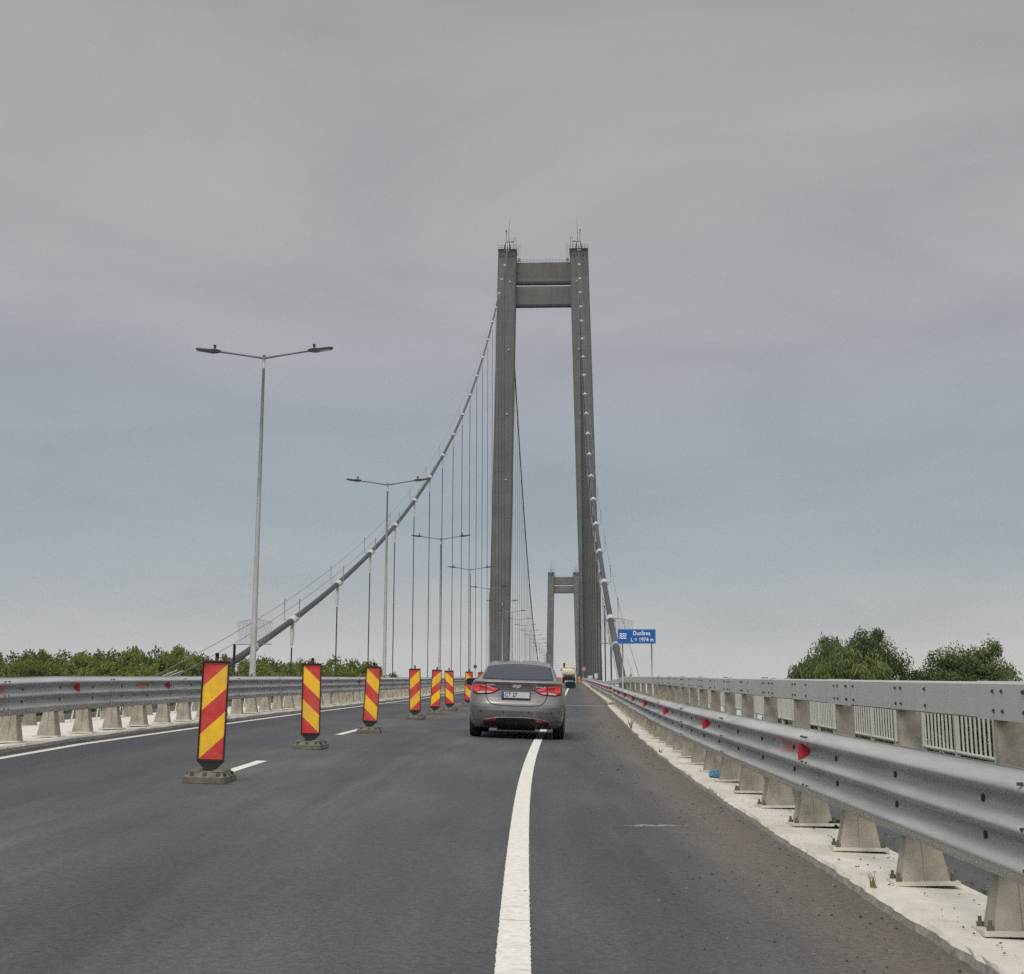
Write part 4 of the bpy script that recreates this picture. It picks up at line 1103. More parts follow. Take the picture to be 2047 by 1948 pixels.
# ------------------------------------------------------------------ grey saloon car
def car():
    root = thing('saloon_car', 'grey-beige metallic saloon car with lit tail lamps driving ahead', 'car')
    # z, half width, rear y, front y
    T = [(.19, .79, .20, 4.30), (.26, .835, .085, 4.42), (.34, .862, .035, 4.47), (.42, .872, .012, 4.50), (.50, .880, .0, 4.52), (.58, .886, .003, 4.52), (.625, .888, .012, 4.50),
         (.66, .888, .026, 4.47), (.74, .886, .052, 4.42), (.82, .880, .072, 4.35), (.90, .870, .085, 4.2), (.96, .856, .070, 3.9), (1.005, .838, .050, 3.6), (1.03, .82, .048, 3.4),
         (1.045, .80, .075, 3.2), (1.058, .775, .20, 3.05), (1.075, .742, .46, 3.0), (1.10, .722, .56, 2.95), (1.17, .692, .74, 2.78), (1.25, .656, .97, 2.60), (1.32, .618, 1.22, 2.42), (1.355, .595, 1.39, 2.34), (1.385, .575, 1.57, 2.26), (1.408, .54, 1.76, 2.2), (1.424, .47, 1.92, 2.14), (1.432, .30, 2.0, 2.08)]
    Tz = [t[0] for t in T]
    def at(z):
        return [float(np.interp(z, Tz, [t[i] for t in T])) for i in (1, 2, 3)]
    def cornerA(z): return float(np.interp(z, [.2, .5, .95, 1.07, 1.2, 1.42], [.36, .42, .40, .22, .26, .10]))
    def ry(x, z):
        hw, yr, yf = at(z); q = min(.9999, abs(x) / hw)
        return yr + cornerA(z) * (1 - (1 - q ** 4.2) ** .5)
    mb = MB(); rings = []
    zz = sorted(set(list(np.round(np.arange(.19, 1.43, .018), 3)) + Tz))
    for z in zz:
        hw, yr, yf = at(z); a = cornerA(z); ring = []
        for k in range(41):
            th = math.pi * (k / 40) - math.pi / 2; x = hw * math.sin(th)
            x = hw * (abs(math.sin(th)) ** .8) * (1 if th > 0 else -1)
            ring.append((x, ry(x, z), z))
        ys = np.linspace(yr + a, yf - a, 24)
        for y in ys[1:]:
            bulge = hw
            # front taper
            bulge *= 1 - .08 * max(0, (y - 3.2) / 1.3) ** 2 - .03 * max(0, (1.2 - y) / 1.2) ** 2 * (z < 1)
            ring.append((bulge, float(y), z))
        for k in range(1, 14):
            th = math.pi / 2 - math.pi * k / 14; x = hw * .92 * math.sin(th)
            ring.append((x, yf - a + a * max(0, math.cos(th)) ** .5, z))
        for y in ys[::-1][:-1]:
            bulge = hw
            bulge *= 1 - .08 * max(0, (y - 3.2) / 1.3) ** 2 - .03 * max(0, (1.2 - y) / 1.2) ** 2 * (z < 1)
            ring.append((-bulge, float(y), z))
        rings.append(ring)
    n = len(rings[0]); vs = [p for r in rings for p in r]
    fs = [(i * n + k, i * n + (k + 1) % n, (i + 1) * n + (k + 1) % n, (i + 1) * n + k) for i in range(len(rings) - 1) for k in range(n)]
    fs.append(tuple((len(rings) - 1) * n + k for k in range(n))); fs.append(tuple(reversed(range(n))))
    mb.add(vs, fs, 0, True)
    body = mb.build('body', M['paint'], root)
    # cut the wheel arches out of the shell
    cut = MB()
    for yw in (.86, 3.56):
        for s in (-1, 1): cut.tube([(s * .62, yw, .30), (s * 1.0, yw, .30)], .365, 28, smooth=False)
    co = cut.build('cutter', M['under'])
    md = body.modifiers.new('arch', 'BOOLEAN'); md.operation = 'DIFFERENCE'; md.object = co; md.solver = 'EXACT'
    dg = bpy.context.evaluated_depsgraph_get(); dg.update()
    try:
        me2 = bpy.data.meshes.new_from_object(body.evaluated_get(dg))
        if len(me2.polygons) > 500:
            body.modifiers.clear(); old = body.data; body.data = me2; me2.name = 'body'
            me2.materials.clear(); me2.materials.append(M['paint'])
            for p_ in me2.polygons: p_.material_index = 0
    except Exception: pass
    body.modifiers.clear(); bpy.data.objects.remove(co)
    # underbody
    ub = MB(); ub.box((0, 2.2, .26), (1.30, 3.9, .16)); ub.box((0, .42, .20), (.7, .5, .10)); ub.box((.0, .9, .24), (1.5, .12, .12))
    ub.tube([(.42, .18, .205), (.42, .9, .215)], .035, 8); ub.build('underbody', M['under'], root)
    # generic patch conforming to the rear surface
    def patch(name, xs, top, bot, off, mat, parent, nz=6, thick=.03):
        mb = MB(); vs = []; m = nz + 1
        for x in xs:
            zt, zb = top(x), bot(x)
            for j in range(m):
                z = zb + (zt - zb) * j / nz; vs.append((x, ry(x, z) - off, z))
        N_ = len(vs); nx = len(xs)
        fs = [(i * m + j, (i + 1) * m + j, (i + 1) * m + j + 1, i * m + j + 1) for i in range(nx - 1) for j in range(nz)]
        vs += [(x, y + thick, z) for x, y, z in vs]
        for i in range(nx - 1):
            fs.append((i * m, N_ + i * m, N_ + (i + 1) * m, (i + 1) * m)); fs.append((i * m + nz, (i + 1) * m + nz, N_ + (i + 1) * m + nz, N_ + i * m + nz))
        for j in range(nz):
            fs.append((j, j + 1, N_ + j + 1, N_ + j)); i = (nx - 1) * m; fs.append((i + j, N_ + i + j, N_ + i + j + 1, i + j + 1))
        mb.add(vs, fs, 0, True)
        return mb.build(name, mat, parent)
    L_ = lambda a, b, n: [float(v) for v in np.linspace(a, b, n)]
    # rear window
    gx = lambda z: float(np.interp(z, [1.085, 1.34], [.655, .595]))
    win = patch('rear_window', L_(-.64, .64, 41), lambda x: 1.352 - .055 * (abs(x) / .60) ** 2.2 if abs(x) < .585 else max(1.092, 1.352 - .052 - (abs(x) - .585) * 3.9), lambda x: 1.088 - .012 * (1 - (x / .64) ** 2), .045, M['glass'], root, nz=24, thick=.06)
    patch('window_seal', L_(-.665, .665, 41), lambda x: 1.366 - .055 * (abs(x) / .60) ** 2.2 if abs(x) < .60 else max(1.095, 1.366 - .055 - (abs(x) - .60) * 3.6), lambda x: 1.076 - .010 * (1 - (x / .66) ** 2), .026, M['black_plastic'], root, nz=24, thick=.06)
    # tail lamps: outer lens, inner lens, lit ring, pale reverse strip
    def I(x, px, pz): return float(np.interp(x, px, pz))
    for s in (-1, 1):
        tz = lambda x: I(abs(x), [.33, .47, .62, .74, .82], [.892, .925, .958, .975, .968])
        bz = lambda x: I(abs(x), [.33, .40, .50, .62, .74, .82], [.886, .842, .812, .803, .800, .822])
        xs = L_(s * .575, s * .815, 12) if s > 0 else L_(s * .815, s * .575, 12)
        lo = patch('tail_lamp', xs, tz, bz, .016, M['lens_red'], root)
        rim_ = patch('lamp_surround', (L_(.318, .828, 20) if s > 0 else L_(-.828, -.318, 20)), lambda x: tz(x) + .010, lambda x: bz(x) - .012, .008, M['black_plastic'], root)
        xs2 = L_(s * .345, s * .565, 12) if s > 0 else L_(s * .565, s * .345, 12)
        li = patch('inner_tail_lamp', xs2, lambda x: tz(x), lambda x: bz(x), .016, M['lens_red'], root)
        # pale lower strips
        patch('reverse_lens', [q for q in (L_(.59, .735, 8) if s > 0 else L_(-.735, -.59, 8))], lambda x: I(abs(x), [.59, .735], [.848, .832]), lambda x: bz(x) + .008, .021, M['lens_clear'], lo)
        patch('reverse_lens', [q for q in (L_(.43, .555, 8) if s > 0 else L_(-.555, -.43, 8))], lambda x: I(abs(x), [.43, .555], [.842, .850]), lambda x: bz(x) + .008, .021, M['lens_clear'], li)
        rg = MB(); n = 20; vs = []
        cx, cz, r0, r1 = s * .755, .905, .022, .058
        for k in range(n):
            a = 2 * math.pi * k / n
            for r in (r0, r1):
                x, z = cx + math.cos(a) * r, cz + math.sin(a) * r * 1.0; vs.append((x, ry(x, z) - .024, z))
        rg.add(vs, [(2 * k, 2 * k + 1, (2 * k + 3) % (2 * n), (2 * k + 2) % (2 * n)) for k in range(n)], 0, True)
        rg.add([(cx - .012, ry(cx, cz) - .026, cz - .012), (cx + .012, ry(cx, cz) - .026, cz - .012), (cx + .012, ry(cx, cz) - .026, cz + .012), (cx - .012, ry(cx, cz) - .026, cz + .012)], [(0, 1, 2, 3)])
        rg.build('lit_ring', M['lens_lit'], lo)
        patch('glow_strip', (L_(.39, .55, 8) if s > 0 else L_(-.55, -.39, 8)), lambda x: tz(x) - .018, lambda x: tz(x) - .040, .020, M['lens_lit'], li)
        # bumper reflector, sensors
        patch('bumper_reflector', (L_(.36, .565, 10) if s > 0 else L_(-.565, -.36, 10)), lambda x: I(abs(x), [.36, .565], [.360, .332]) + .012, lambda x: I(abs(x), [.36, .565], [.316, .300]), .024, M['lens_red'], root)
        for sx in (.235, .655):
            q = MB(); x = s * sx; z = .485; q.tube([(x, ry(x, z) - .008, z), (x, ry(x, z) + .01, z)], .017, 12); q.build('parking_sensor', M['black_plastic'], root)
        # door mirror
        mm = MB()
        cx_, cy_, cz_ = s * .985, 2.25, 1.0
        vs = []; 
        for (u, kx, kz) in ((-.02, .92, .9), (.05, 1, 1), (.12, .8, .8), (.16, .45, .5)):
            for k in range(12):
                a = 2 * math.pi * k / 12; vs.append((cx_ + math.copysign(abs(math.cos(a)) ** .6, math.cos(a)) * .115 * kx, cy_ + u, cz_ + math.copysign(abs(math.sin(a)) ** .6, math.sin(a)) * .075 * kz))
        fs = [(i * 12 + k, i * 12 + (k + 1) % 12, (i + 1) * 12 + (k + 1) % 12, (i + 1) * 12 + k) for i in range(3) for k in range(12)] + [tuple(range(36, 48))]
        mm.add(vs, fs, 0, True); mm.box((s * .87, 2.27, .955), (.12, .06, .05)); mo = mm.build('door_mirror', M['paint'], root)
        g = MB(); g.add([(cx_ + math.copysign(abs(math.cos(2 * math.pi * k / 16)) ** .6, math.cos(2 * math.pi * k / 16)) * .098, cy_ - .022, cz_ + math.copysign(abs(math.sin(2 * math.pi * k / 16)) ** .6, math.sin(2 * math.pi * k / 16)) * .062) for k in range(16)], [tuple(range(16))])
        g.build('mirror_glass', M['glass'], mo)
        # wheels
        for yw in (.86, 3.56):
            w = MB(); xo, xi = s * .885, s * .675
            prof = [(xi, .20), (xi, .295), (xi + s * .02, .318), (xo - s * .03, .32), (xo, .297), (xo, .205)]
            n = 36; vs = []
            for k in range(n):
                a = 2 * math.pi * k / n
                for (px, pr) in prof: vs.append((px, yw + math.cos(a) * pr, .318 + math.sin(a) * pr))
            m_ = len(prof); fs = [(k * m_ + j, k * m_ + j + 1, ((k + 1) % n) * m_ + j + 1, ((k + 1) % n) * m_ + j) for k in range(n) for j in range(m_ - 1)]
            w.add(vs, fs, 0, True)
            w.tube([(xi, yw, .318), (xi + s * .01, yw, .318)], .205, 24, smooth=False)
            wo = w.build('wheel', M['tyre'], root)
            rm = MB(); rm.tube([(xo - s * .03, yw, .318), (xo - s * .012, yw, .318)], .06, 12)
            for k in range(5):
                a = 2 * math.pi * k / 5
                rm.tube([(xo - s * .02, yw, .318), (xo - s * .02, yw + math.cos(a) * .2, .318 + math.sin(a) * .2)], [.03, .022], 6)
            rm.build('rim', M['rim'], wo)
    # trunk lid seam (thin dark gap) as a strip following the lid outline
    def seam(name, pts, w, mat, off=.004):
        mb = MB(); vs = []; n = len(pts)
        for i, (x, z) in enumerate(pts):
            x0, z0 = pts[max(0, i - 1)]; x1, z1 = pts[min(n - 1, i + 1)]
            tx, tz_ = x1 - x0, z1 - z0; l = math.hypot(tx, tz_); nx, nz_ = -tz_ / l * w / 2, tx / l * w / 2
            for sgn in (-1, 1):
                xx, z_ = x + nx * sgn, z + nz_ * sgn; vs.append((xx, ry(xx, z_) - off, z_))
        mb.add(vs, [(2 * i, 2 * i + 2, 2 * i + 3, 2 * i + 1) for i in range(n - 1)], 0, True)
        return mb.build(name, mat, root)
    half = [(.565, .80), (.553, .74), (.53, .69), (.49, .645), (.44, .618), (.36, .604), (.24, .597), (.12, .594), (0, .593)]
    sp = half + [(-x, z) for x, z in half[-2::-1]]
    fine = []
    for i in range(len(sp) - 1):
        for t in (0, .25, .5, .75): fine.append((sp[i][0] + (sp[i + 1][0] - sp[i][0]) * t, sp[i][1] + (sp[i + 1][1] - sp[i][1]) * t))
    fine.append(sp[-1])
    seam('trunk_seam', fine, .014, M['black_plastic'])
    seam('trunk_seam', [(x, .887 - .004 * (1 - (x / .33) ** 2)) for x in L_(-.33, .33, 21)], .016, M['black_plastic'])
    seam('spoiler_shade_line', [(x, 1.018 - .05 * (abs(x) / .62) ** 2.4) for x in L_(-.60, .60, 25)], .007, M['black_plastic'])  # thin dark strip standing in for the shade under the trunk lip
    # lower bumper: dark diffuser panel with a body-coloured bright lip above
    patch('diffuser', L_(-.60, .60, 31), lambda x: .375 - .07 * (abs(x) / .6) ** 3.2, lambda x: .215, .015, M['black_plastic'], root)
    lip = patch('bumper_lip', L_(-.64, .64, 33), lambda x: .392 - .085 * (abs(x) / .64) ** 3.2, lambda x: .376 - .085 * (abs(x) / .64) ** 3.2, .034, M['paint'], root, nz=2, thick=.04)
    # number plate
    pl = MB(); pl.box((-.01, ry(0, .785) - .03, .785), (.535, .02, .15)); plo = pl.build('number_plate', M['black_plastic'], root)
    pw = MB(); pw.box((-.01, ry(0, .785) - .043, .793), (.505, .008, .108)); pw.build('plate_face', M['plate_white'], plo)
    pb2 = MB(); pb2.box((-.245, ry(0, .785) - .049, .793), (.032, .004, .104)); pb2.build('country_band', M['sign_blue'], plo)
    text_mesh('CT 27', .108, M['black_plastic'], plo, (-.10, ry(0, .785) - .049, .793), (R(90), 0, 0), 'plate_lettering', width=.225)
    # chrome badge: slanted letter in an oval ring
    y_b = ry(0, .955) - .008
    bg = MB(); n = 28; vs = []
    for k in range(n):
        a = 2 * math.pi * k / n; c, s_ = math.cos(a), math.sin(a)
        for r in (.80, 1.0): vs.append((c * .078 * r, y_b, .957 + s_ * .041 * r))
    bg.add(vs, [(2 * k, 2 * k + 1, (2 * k + 3) % (2 * n), (2 * k + 2) % (2 * n)) for k in range(n)])
    def bar(pts, w):
        vs = []
        for i, (x, z) in enumerate(pts): vs += [(x - w, y_b - .002, z), (x + w, y_b - .002, z)]
        bg.add(vs, [(2 * i, 2 * i + 1, 2 * i + 3, 2 * i + 2) for i in range(len(pts) - 1)])
    bar([(-.050, .926), (-.036, .957), (-.014, .990)], .013); bar([(.014, .924), (.036, .957), (.050, .988)], .013)
    bg.add([(-.036, y_b - .002, .946), (.034, y_b - .002, .950), (.038, y_b - .002, .968), (-.032, y_b - .002, .964)], [(0, 1, 2, 3)])
    bg.build('maker_badge', M['chrome'], root)
    for (x0, x1, z) in ((-.565, -.41, .965), (.355, .555, .945)):
        sc = MB(); nL = 7
        for k in range(nL):
            x = x0 + (x1 - x0) * (k + .5) / nL; sc.box((x, ry(x, z) - .006, z), ((x1 - x0) / nL * .72, .006, .016 if k % 3 else .02))
        sc.build('model_lettering', M['chrome'], root)
    # high brake lamp bar seen through the glass and roof antenna fin
    hb = MB(); hb.box((0, .60, 1.105), (.26, .05, .02)); hb.build('parcel_shelf_lamp', M['black_plastic'], root)
    fn = MB(); fn.add([(-.02, 1.95, 1.42), (.02, 1.95, 1.42), (.02, 2.12, 1.42), (-.02, 2.12, 1.42), (-.006, 1.97, 1.455), (.006, 1.97, 1.455)], [(0, 1, 5, 4), (1, 2, 5), (0, 4, 3), (2, 3, 4, 5)]); fn.build('antenna_fin', M['paint'], root)
    # side windows
    for s in (-1, 1):
        sw = MB(); vs = []
        for z in L_(1.06, 1.36, 8):
            hw, yr, yf = at(z); a = cornerA(z)
            for y in L_(max(1.25, yr + .25), min(3.0, yf - .1), 10): vs.append((s * (hw + .004), y, z))
        sw.add(vs, [(i * 10 + k, i * 10 + k + 1, (i + 1) * 10 + k + 1, (i + 1) * 10 + k) for i in range(7) for k in range(9)], 0, True)
        sw.build('side_window', M['glass'], root)
    return root
M['plate_white'] = simple('dull_plate_white', (.52, .53, .53), rough=.5, var=.06)
CAR = car()
Yc = 30.2; dc = -1.10 - xl(Yc)
CAR.location = P(dc, Yc, .003)
CAR.rotation_euler = (math.atan(G), math.atan(bank(Yc)), 0)

# ------------------------------------------------------------------ cream tank truck far ahead
def truck():
    root = thing('tank_truck', 'cream tank truck with rounded rear driving far ahead on the bridge', 'truck')
    # rounded drum body: superellipse sections along y
    mb = MB(); secs = []
    for (y, kx, kz, cz) in ((0, .55, .5, 1.95), (.12, .85, .82, 1.95), (.4, 1.0, 1.0, 1.95), (1.2, 1.0, 1.04, 1.97), (6.0, 1.0, 1.04, 1.97)):
        r = []
        for k in range(24):
            a = 2 * math.pi * k / 24; c, s = math.cos(a), math.sin(a)
            r.append((math.copysign(abs(c) ** .62, c) * 1.26 * kx, y, cz + math.copysign(abs(s) ** .62, s) * .72 * kz))
        secs.append(r)
    vs = [p_ for r in secs for p_ in r]; n = 24
    mb.add(vs, [(i * n + k, i * n + (k + 1) % n, (i + 1) * n + (k + 1) % n, (i + 1) * n + k) for i in range(4) for k in range(n)] + [tuple(reversed(range(n)))], 0, True)
    tank = mb.build('tank', M['cream'], root)
    em = MB()
    for s in (-1, 1):
        pts = [(s * .40 + math.sin(R(a)) * .27, -.015, 1.98 - math.cos(R(a)) * .16) for a in range(-60, 61, 20)]; em.tube(pts, .035, 5)
    em.build('lifting_lug', M['plate'], tank)
    hp = MB(); hp.box((.25, 1.0, 3.05), (1.75, 1.6, .78), taper=(.95, .9)); hp.box((.25, .55, 2.68), (2.1, .9, .18)); hp.build('hopper', M['cream'], root)
    ex = MB(); ex.tube([(-.82, .7, 2.5), (-.82, .7, 3.55)], .17, 10); ex.build('exhaust_stack', M['black_plastic'], root)
    for s in (-1, 1):
        mr = MB(); mr.box((s * 1.40, 5.6, 2.35), (.2, .1, .45)); mr.build('door_mirror', M['black_plastic'], root)
        for yw in (.9, 2.2, 6.6):
            w = MB(); w.tube([(s * .78, yw, .5), (s * 1.2, yw, .5)], .5, 20); w.build('wheel', M['tyre'], root)
        mf = MB(); mf.box((s * .98, .28, .5), (.5, .03, .6)); mf.build('mud_flap', M['black_plastic'], root)
    ch = MB(); ch.box((0, 3.6, .95), (.9, 7.4, .3)); ch.box((0, .05, .85), (2.1, .16, .16)); ch.box((0, .2, 1.13), (1.2, .5, .2)); ch.box((0, .45, .72), (1.9, .7, .75)); ch.build('chassis', M['black_plastic'], root)
    bd = MB(); bd.box((0, .35, 1.30), (2.0, .5, .10)); bd.build('bumper_band', M['rust'], root)
    cb = MB(); cb.box((0, 7.0, 1.9), (2.4, 1.9, 2.2), taper=(.95, .8)); cb.build('cab', M['cream'], root)
    return root
M['rust'] = simple('rust_orange_band', (.25, .09, .03), rough=.6, var=.2, scale=4)
TR = truck(); Yt = 297.
TR.location = P(-1.02 - xl(Yt), Yt, .0); TR.rotation_euler = (math.atan(G), 0, 0)

# ------------------------------------------------------------------ litter on the kerb, gravel on the shoulder
def blob(name, label, cat, loc, d, mat, seed):
    rr2 = random.Random(seed); bm = bmesh.new(); bmesh.ops.create_icosphere(bm, subdivisions=3, radius=1)
    for v in bm.verts:
        k = 1 + .25 * math.sin(v.co.x * 5 + seed) * math.sin(v.co.y * 4 + seed * 2) + rr2.uniform(-.06, .06)
        v.co = Vector((v.co.x * d[0] * k, v.co.y * d[1] * k, max(-.2, v.co.z) * d[2] * k + .2 * d[2]))
    me = bpy.data.meshes.new(name); bm.to_mesh(me); bm.free(); me.materials.append(mat)
    return tag(link(name, me, None, loc), label, cat)
blob('plastic_litter', 'crumpled blue plastic litter against a rail post on the pale kerb', 'litter', P(2.22, 19.4, .064), (.075, .14, .07), M['blue_cloth'], 2)
blob('rubber_scrap', 'black scrap of rubber beside a rail post on the pale kerb', 'litter', P(2.48, 13.2, .064), (.06, .09, .05), M['black_rubber'], 5)
def stones():
    mb = MB(); r2 = random.Random(11)
    def stone(p, s):
        a = r2.uniform(0, 6.28); vs = []
        for k in range(5):
            t = a + 2 * math.pi * k / 5; q = s * r2.uniform(.7, 1.2); vs.append((p[0] + math.cos(t) * q, p[1] + math.sin(t) * q, p[2]))
        for k in range(4):
            t = a + 2 * math.pi * k / 4; q = s * r2.uniform(.3, .6); vs.append((p[0] + math.cos(t) * q, p[1] + math.sin(t) * q, p[2] + s * r2.uniform(.5, .9)))
        mb.add(vs, [(0, 1, 6, 5), (1, 2, 7, 6), (2, 3, 7), (3, 4, 8, 7), (4, 0, 5, 8), (5, 6, 7, 8)], 0 if r2.random() < .72 else 1)
    for i in range(1300):
        d = min(1.86, max(-.1, r2.gauss(1.35, .45))); y = 4 + 40 * r2.random() ** 1.7
        stone(P(d, y, .002), r2.choice([.0025, .003, .0035, .004, .005, .007]) * (1 + y / 28) * (1 if r2.random() < .97 else 1.8))
    for i in range(420):
        y = 4 + 30 * r2.random() ** 1.6; stone(P(r2.uniform(2.04, 2.5), y, .067), r2.choice([.004, .005, .006, .009]))
    for i in range(500):
        y = 5 + 26 * r2.random() ** 1.4; stone(P(r2.uniform(2.6, 3.6), y, .0), r2.choice([.006, .008, .011, .015]))
    for i in range(260):
        y = 5 + 18 * r2.random() ** 1.4; stone(P(r2.uniform(-3.6, .9), y, .002), r2.choice([.002, .003, .004]))
    tag(mb.build('gravel', [M['stone_dark'], M['stone_pale']]), kind='stuff')
M['stone_dark'] = simple('dark_grit', (.05, .045, .04), rough=.95, var=.4, scale=30)
M['stone_pale'] = simple('pale_grit', (.19, .17, .15), rough=.95, var=.3, scale=30)
stones()
# chalky scrape across the right lane
def scrape():
    mb = MB(); r2 = random.Random(5)
    for i in range(150):
        t = r2.gauss(.5, .2); d = .78 + .56 * t; y = 13.3 + .25 * t + r2.gauss(0, .05); s = r2.uniform(.004, .013)
        q = P(d, y, .003); mb.add([(q[0] - s * 1.6, q[1] - s, q[2]), (q[0] + s * 1.6, q[1] - s * .6, q[2]), (q[0] + s, q[1] + s, q[2]), (q[0] - s, q[1] + s, q[2])], [(0, 1, 2, 3)])
    tag(mb.build('chalky_scrape', M['plate']), kind='stuff')
scrape()
def weeds():
    mb = MB(); r2 = random.Random(9)
    for (d, y, h) in ((1.99, 9.4, .10), (1.95, 37, .34), (1.98, 38, .3), (1.97, 25.5, .08), (1.98, 6.6, .05)):
        for k in range(7):
            a = r2.uniform(0, 6.28); b_ = P(d + r2.uniform(-.02, .02), y + r2.uniform(-.03, .03), .06); l = h * r2.uniform(.5, 1)
            t = (b_[0] + math.cos(a) * l * .4, b_[1] + math.sin(a) * l * .4, b_[2] + l)
            mb.add([(b_[0] - .006, b_[1], b_[2]), (b_[0] + .006, b_[1], b_[2]), t], [(0, 1, 2)])
    tag(mb.build('kerb_weeds', M['weed']), kind='stuff')
M['weed'] = simple('dry_weed', (.16, .15, .07), rough=.9, var=.3)
weeds()

# ------------------------------------------------------------------ trees
def tree_meshes(seed, H, crown_z, rad, n_clump, n_leaf, leaf, style):
    """tapered trunk with limbs (mesh) and a crown of leaf-sized faces (mesh), base at z=0"""
    r2 = random.Random(seed)
    tk = MB()
    top = H * .93
    pts = [(r2.uniform(-.2, .2) * i / 6, r2.uniform(-.2, .2) * i / 6, top * i / 6) for i in range(7)]
    tr = [.028 * H * (1 - .9 * i / 6) + .03 for i in range(7)]
    tk.tube(pts, tr, 8)
    cl = []
    for i in range(n_clump):
        # clumps spread through the crown volume, denser near the shell
        u = r2.random() ** .55; th = r2.uniform(0, 6.283); ph = math.acos(r2.uniform(-.75, 1))
        rx, rz = rad, (H - crown_z) / 2 * 1.0
        cz = (H + crown_z) / 2
        p = Vector((math.sin(ph) * math.cos(th) * rx * u, math.sin(ph) * math.sin(th) * rx * u, cz + math.cos(ph) * rz * u))
        if style == 'poplar': p.z += r2.uniform(-.5, .3)
        cl.append((p, r2.uniform(.45, 1.0) * rad * .30))
    for i in range(0, n_clump, max(1, n_clump // 22)):
        p, s = cl[i]; b_ = Vector(pts[min(5, max(1, int(p.z / top * 5)))])
        if p.z > b_.z: tk.tube([b_, (b_ + p) / 2 + Vector((0, 0, -.2)), p], [.06, .04, .015], 5)
    tk_me = tk.build('trunk', M['bark'], mesh_only=True)
    vs = []; fs = []; tint = []
    for (c, s) in cl:
        ct = r2.uniform(0, 1)
        for k in range(n_leaf):
            v = Vector((r2.gauss(0, 1), r2.gauss(0, 1), r2.gauss(0, .8)))
            if v.length > 1.7: v *= 1.7 / v.length * r2.uniform(.6, 1)
            v = v * s * .55
            if style == 'willow':
                v.z -= min(1., abs(r2.gauss(0, .5))) * s; a = Vector((r2.gauss(0, .5), r2.gauss(0, .5), -1)).normalized(); l, w = leaf * 1.9, leaf * .4
            elif style == 'poplar':
                a = Vector((r2.gauss(0, .5), r2.gauss(0, .5), abs(r2.gauss(.7, .5)))).normalized(); l, w = leaf * 1.2, leaf * .6
                v.z = max(-.9, min(.9, v.z)) * 1.2
            else:
                a = Vector((r2.gauss(0, 1), r2.gauss(0, 1), r2.gauss(.2, .8))).normalized(); l, w = leaf, leaf * .6
            b_ = a.cross(Vector((r2.gauss(0, 1), r2.gauss(0, 1), r2.gauss(0, 1)))).normalized()
            p = c + v; l *= r2.uniform(.6, 1.3)
            o = len(vs); vs += [p - b_ * w * .2, p + a * l * .5 - b_ * w * .5, p + a * l, p + a * l * .5 + b_ * w * .5]
            fs.append((o, o + 1, o + 2, o + 3)); tint.append(min(1, max(0, ct * .6 + r2.uniform(0, .4))))
    me = bpy.data.meshes.new('crown'); me.from_pydata([tuple(v) for v in vs], [], fs)
    at = me.attributes.new('tint', 'FLOAT', 'FACE'); at.data.foreach_set('value', tint)
    return tk_me, me
def plant_tree(name, label, meshes, mat, loc, rz, sc, group):
    root = thing(name, label, 'tree', loc, (0, 0, rz), group); root.scale = sc
    link('trunk', meshes[0], root)
    me = meshes[1]
    if len(me.materials) == 0: me.materials.append(mat)
    link('crown', me, root)
    return root
# riverside wood on the left: three kinds, every tree on its own
protoW = [tree_meshes(21 + k, 22., 7.5, 3.7, 170, 120, .34, 'poplar') for k in range(4)]
r2 = random.Random(31)
topx = [-.46, -.36, -.33, -.295, -.27, -.24, -.22, -.20, -.182, -.16, -.14, -.122, -.112]
topz = [13.6, 14.05, 14.5, 14.3, 14.9, 14.6, 13.9, 13.6, 13.3, 13.4, 13.0, 12.5, 10.9]
nt_ = 0
for row, (Yr, dz) in enumerate(((205, -1.5), (222, -.7), (240, -.2), (257, .1))):
    x = -.455
    while x < -.114:
        tz = float(np.interp(x, topx, topz)) - 1.15
        Y = Yr + r2.uniform(-6, 6); X = x * Y; ztop = 1.15 + tz * Y / 220 + dz + r2.uniform(-.45, .35)
        s = (ztop + 9) / 22.4
        plant_tree('poplar_tree', 'green riverside poplar in the dense wood beyond the left guard rail', protoW[nt_ % 4], M['leaf_wood'], (X, Y, -9.05), r2.uniform(0, 6.28), (s * r2.uniform(1.0, 1.25),) * 2 + (s,), 'trees of the riverside wood on the left')
        nt_ += 1; x += r2.uniform(.011, .016)
# right-hand trees beyond the railing
wm = tree_meshes(51, 19.0, 8.5, 4.6, 300, 280, .27, 'willow')
bm1 = tree_meshes(52, 19.3, 8, 4.5, 260, 220, .23, 'broad')
bm2 = tree_meshes(53, 18.3, 7.5, 3.9, 240, 200, .23, 'broad')
bm3 = tree_meshes(54, 15.5, 4, 3.5, 60, 60, .28, 'broad')
g_ = 'trees beyond the right railing'
plant_tree('willow_tree', 'pale green willow with hanging sprays, leftmost big tree over the right railing', wm, M['leaf_willow'], (21.2, 130, -9.05), .4, (.93, .93, .985), g_)
plant_tree('broadleaf_tree', 'dark dense tree with a pointed top, joined to the right of the willow', bm1, M['leaf_dark'], (23.9, 131.5, -9.05), 1.4, (.78, .78, 1.01), g_)
plant_tree('broadleaf_tree', 'dark leafy crown standing behind the pale willow', bm1, M['leaf_dark'], (21.9, 134.5, -9.05), 3.7, (.8, .8, .985), g_)
plant_tree('broadleaf_tree', 'rounded mid green tree right of the gap over the railing', bm2, M['leaf_willow'], (29.3, 130, -9.05), 2.2, (.86, .86, .975), g_)
plant_tree('broadleaf_tree', 'dark pointed tree, rightmost big tree over the right railing', bm2, M['leaf_dark'], (32.3, 131, -9.05), 4.1, (.82, .82, 1.02), g_)
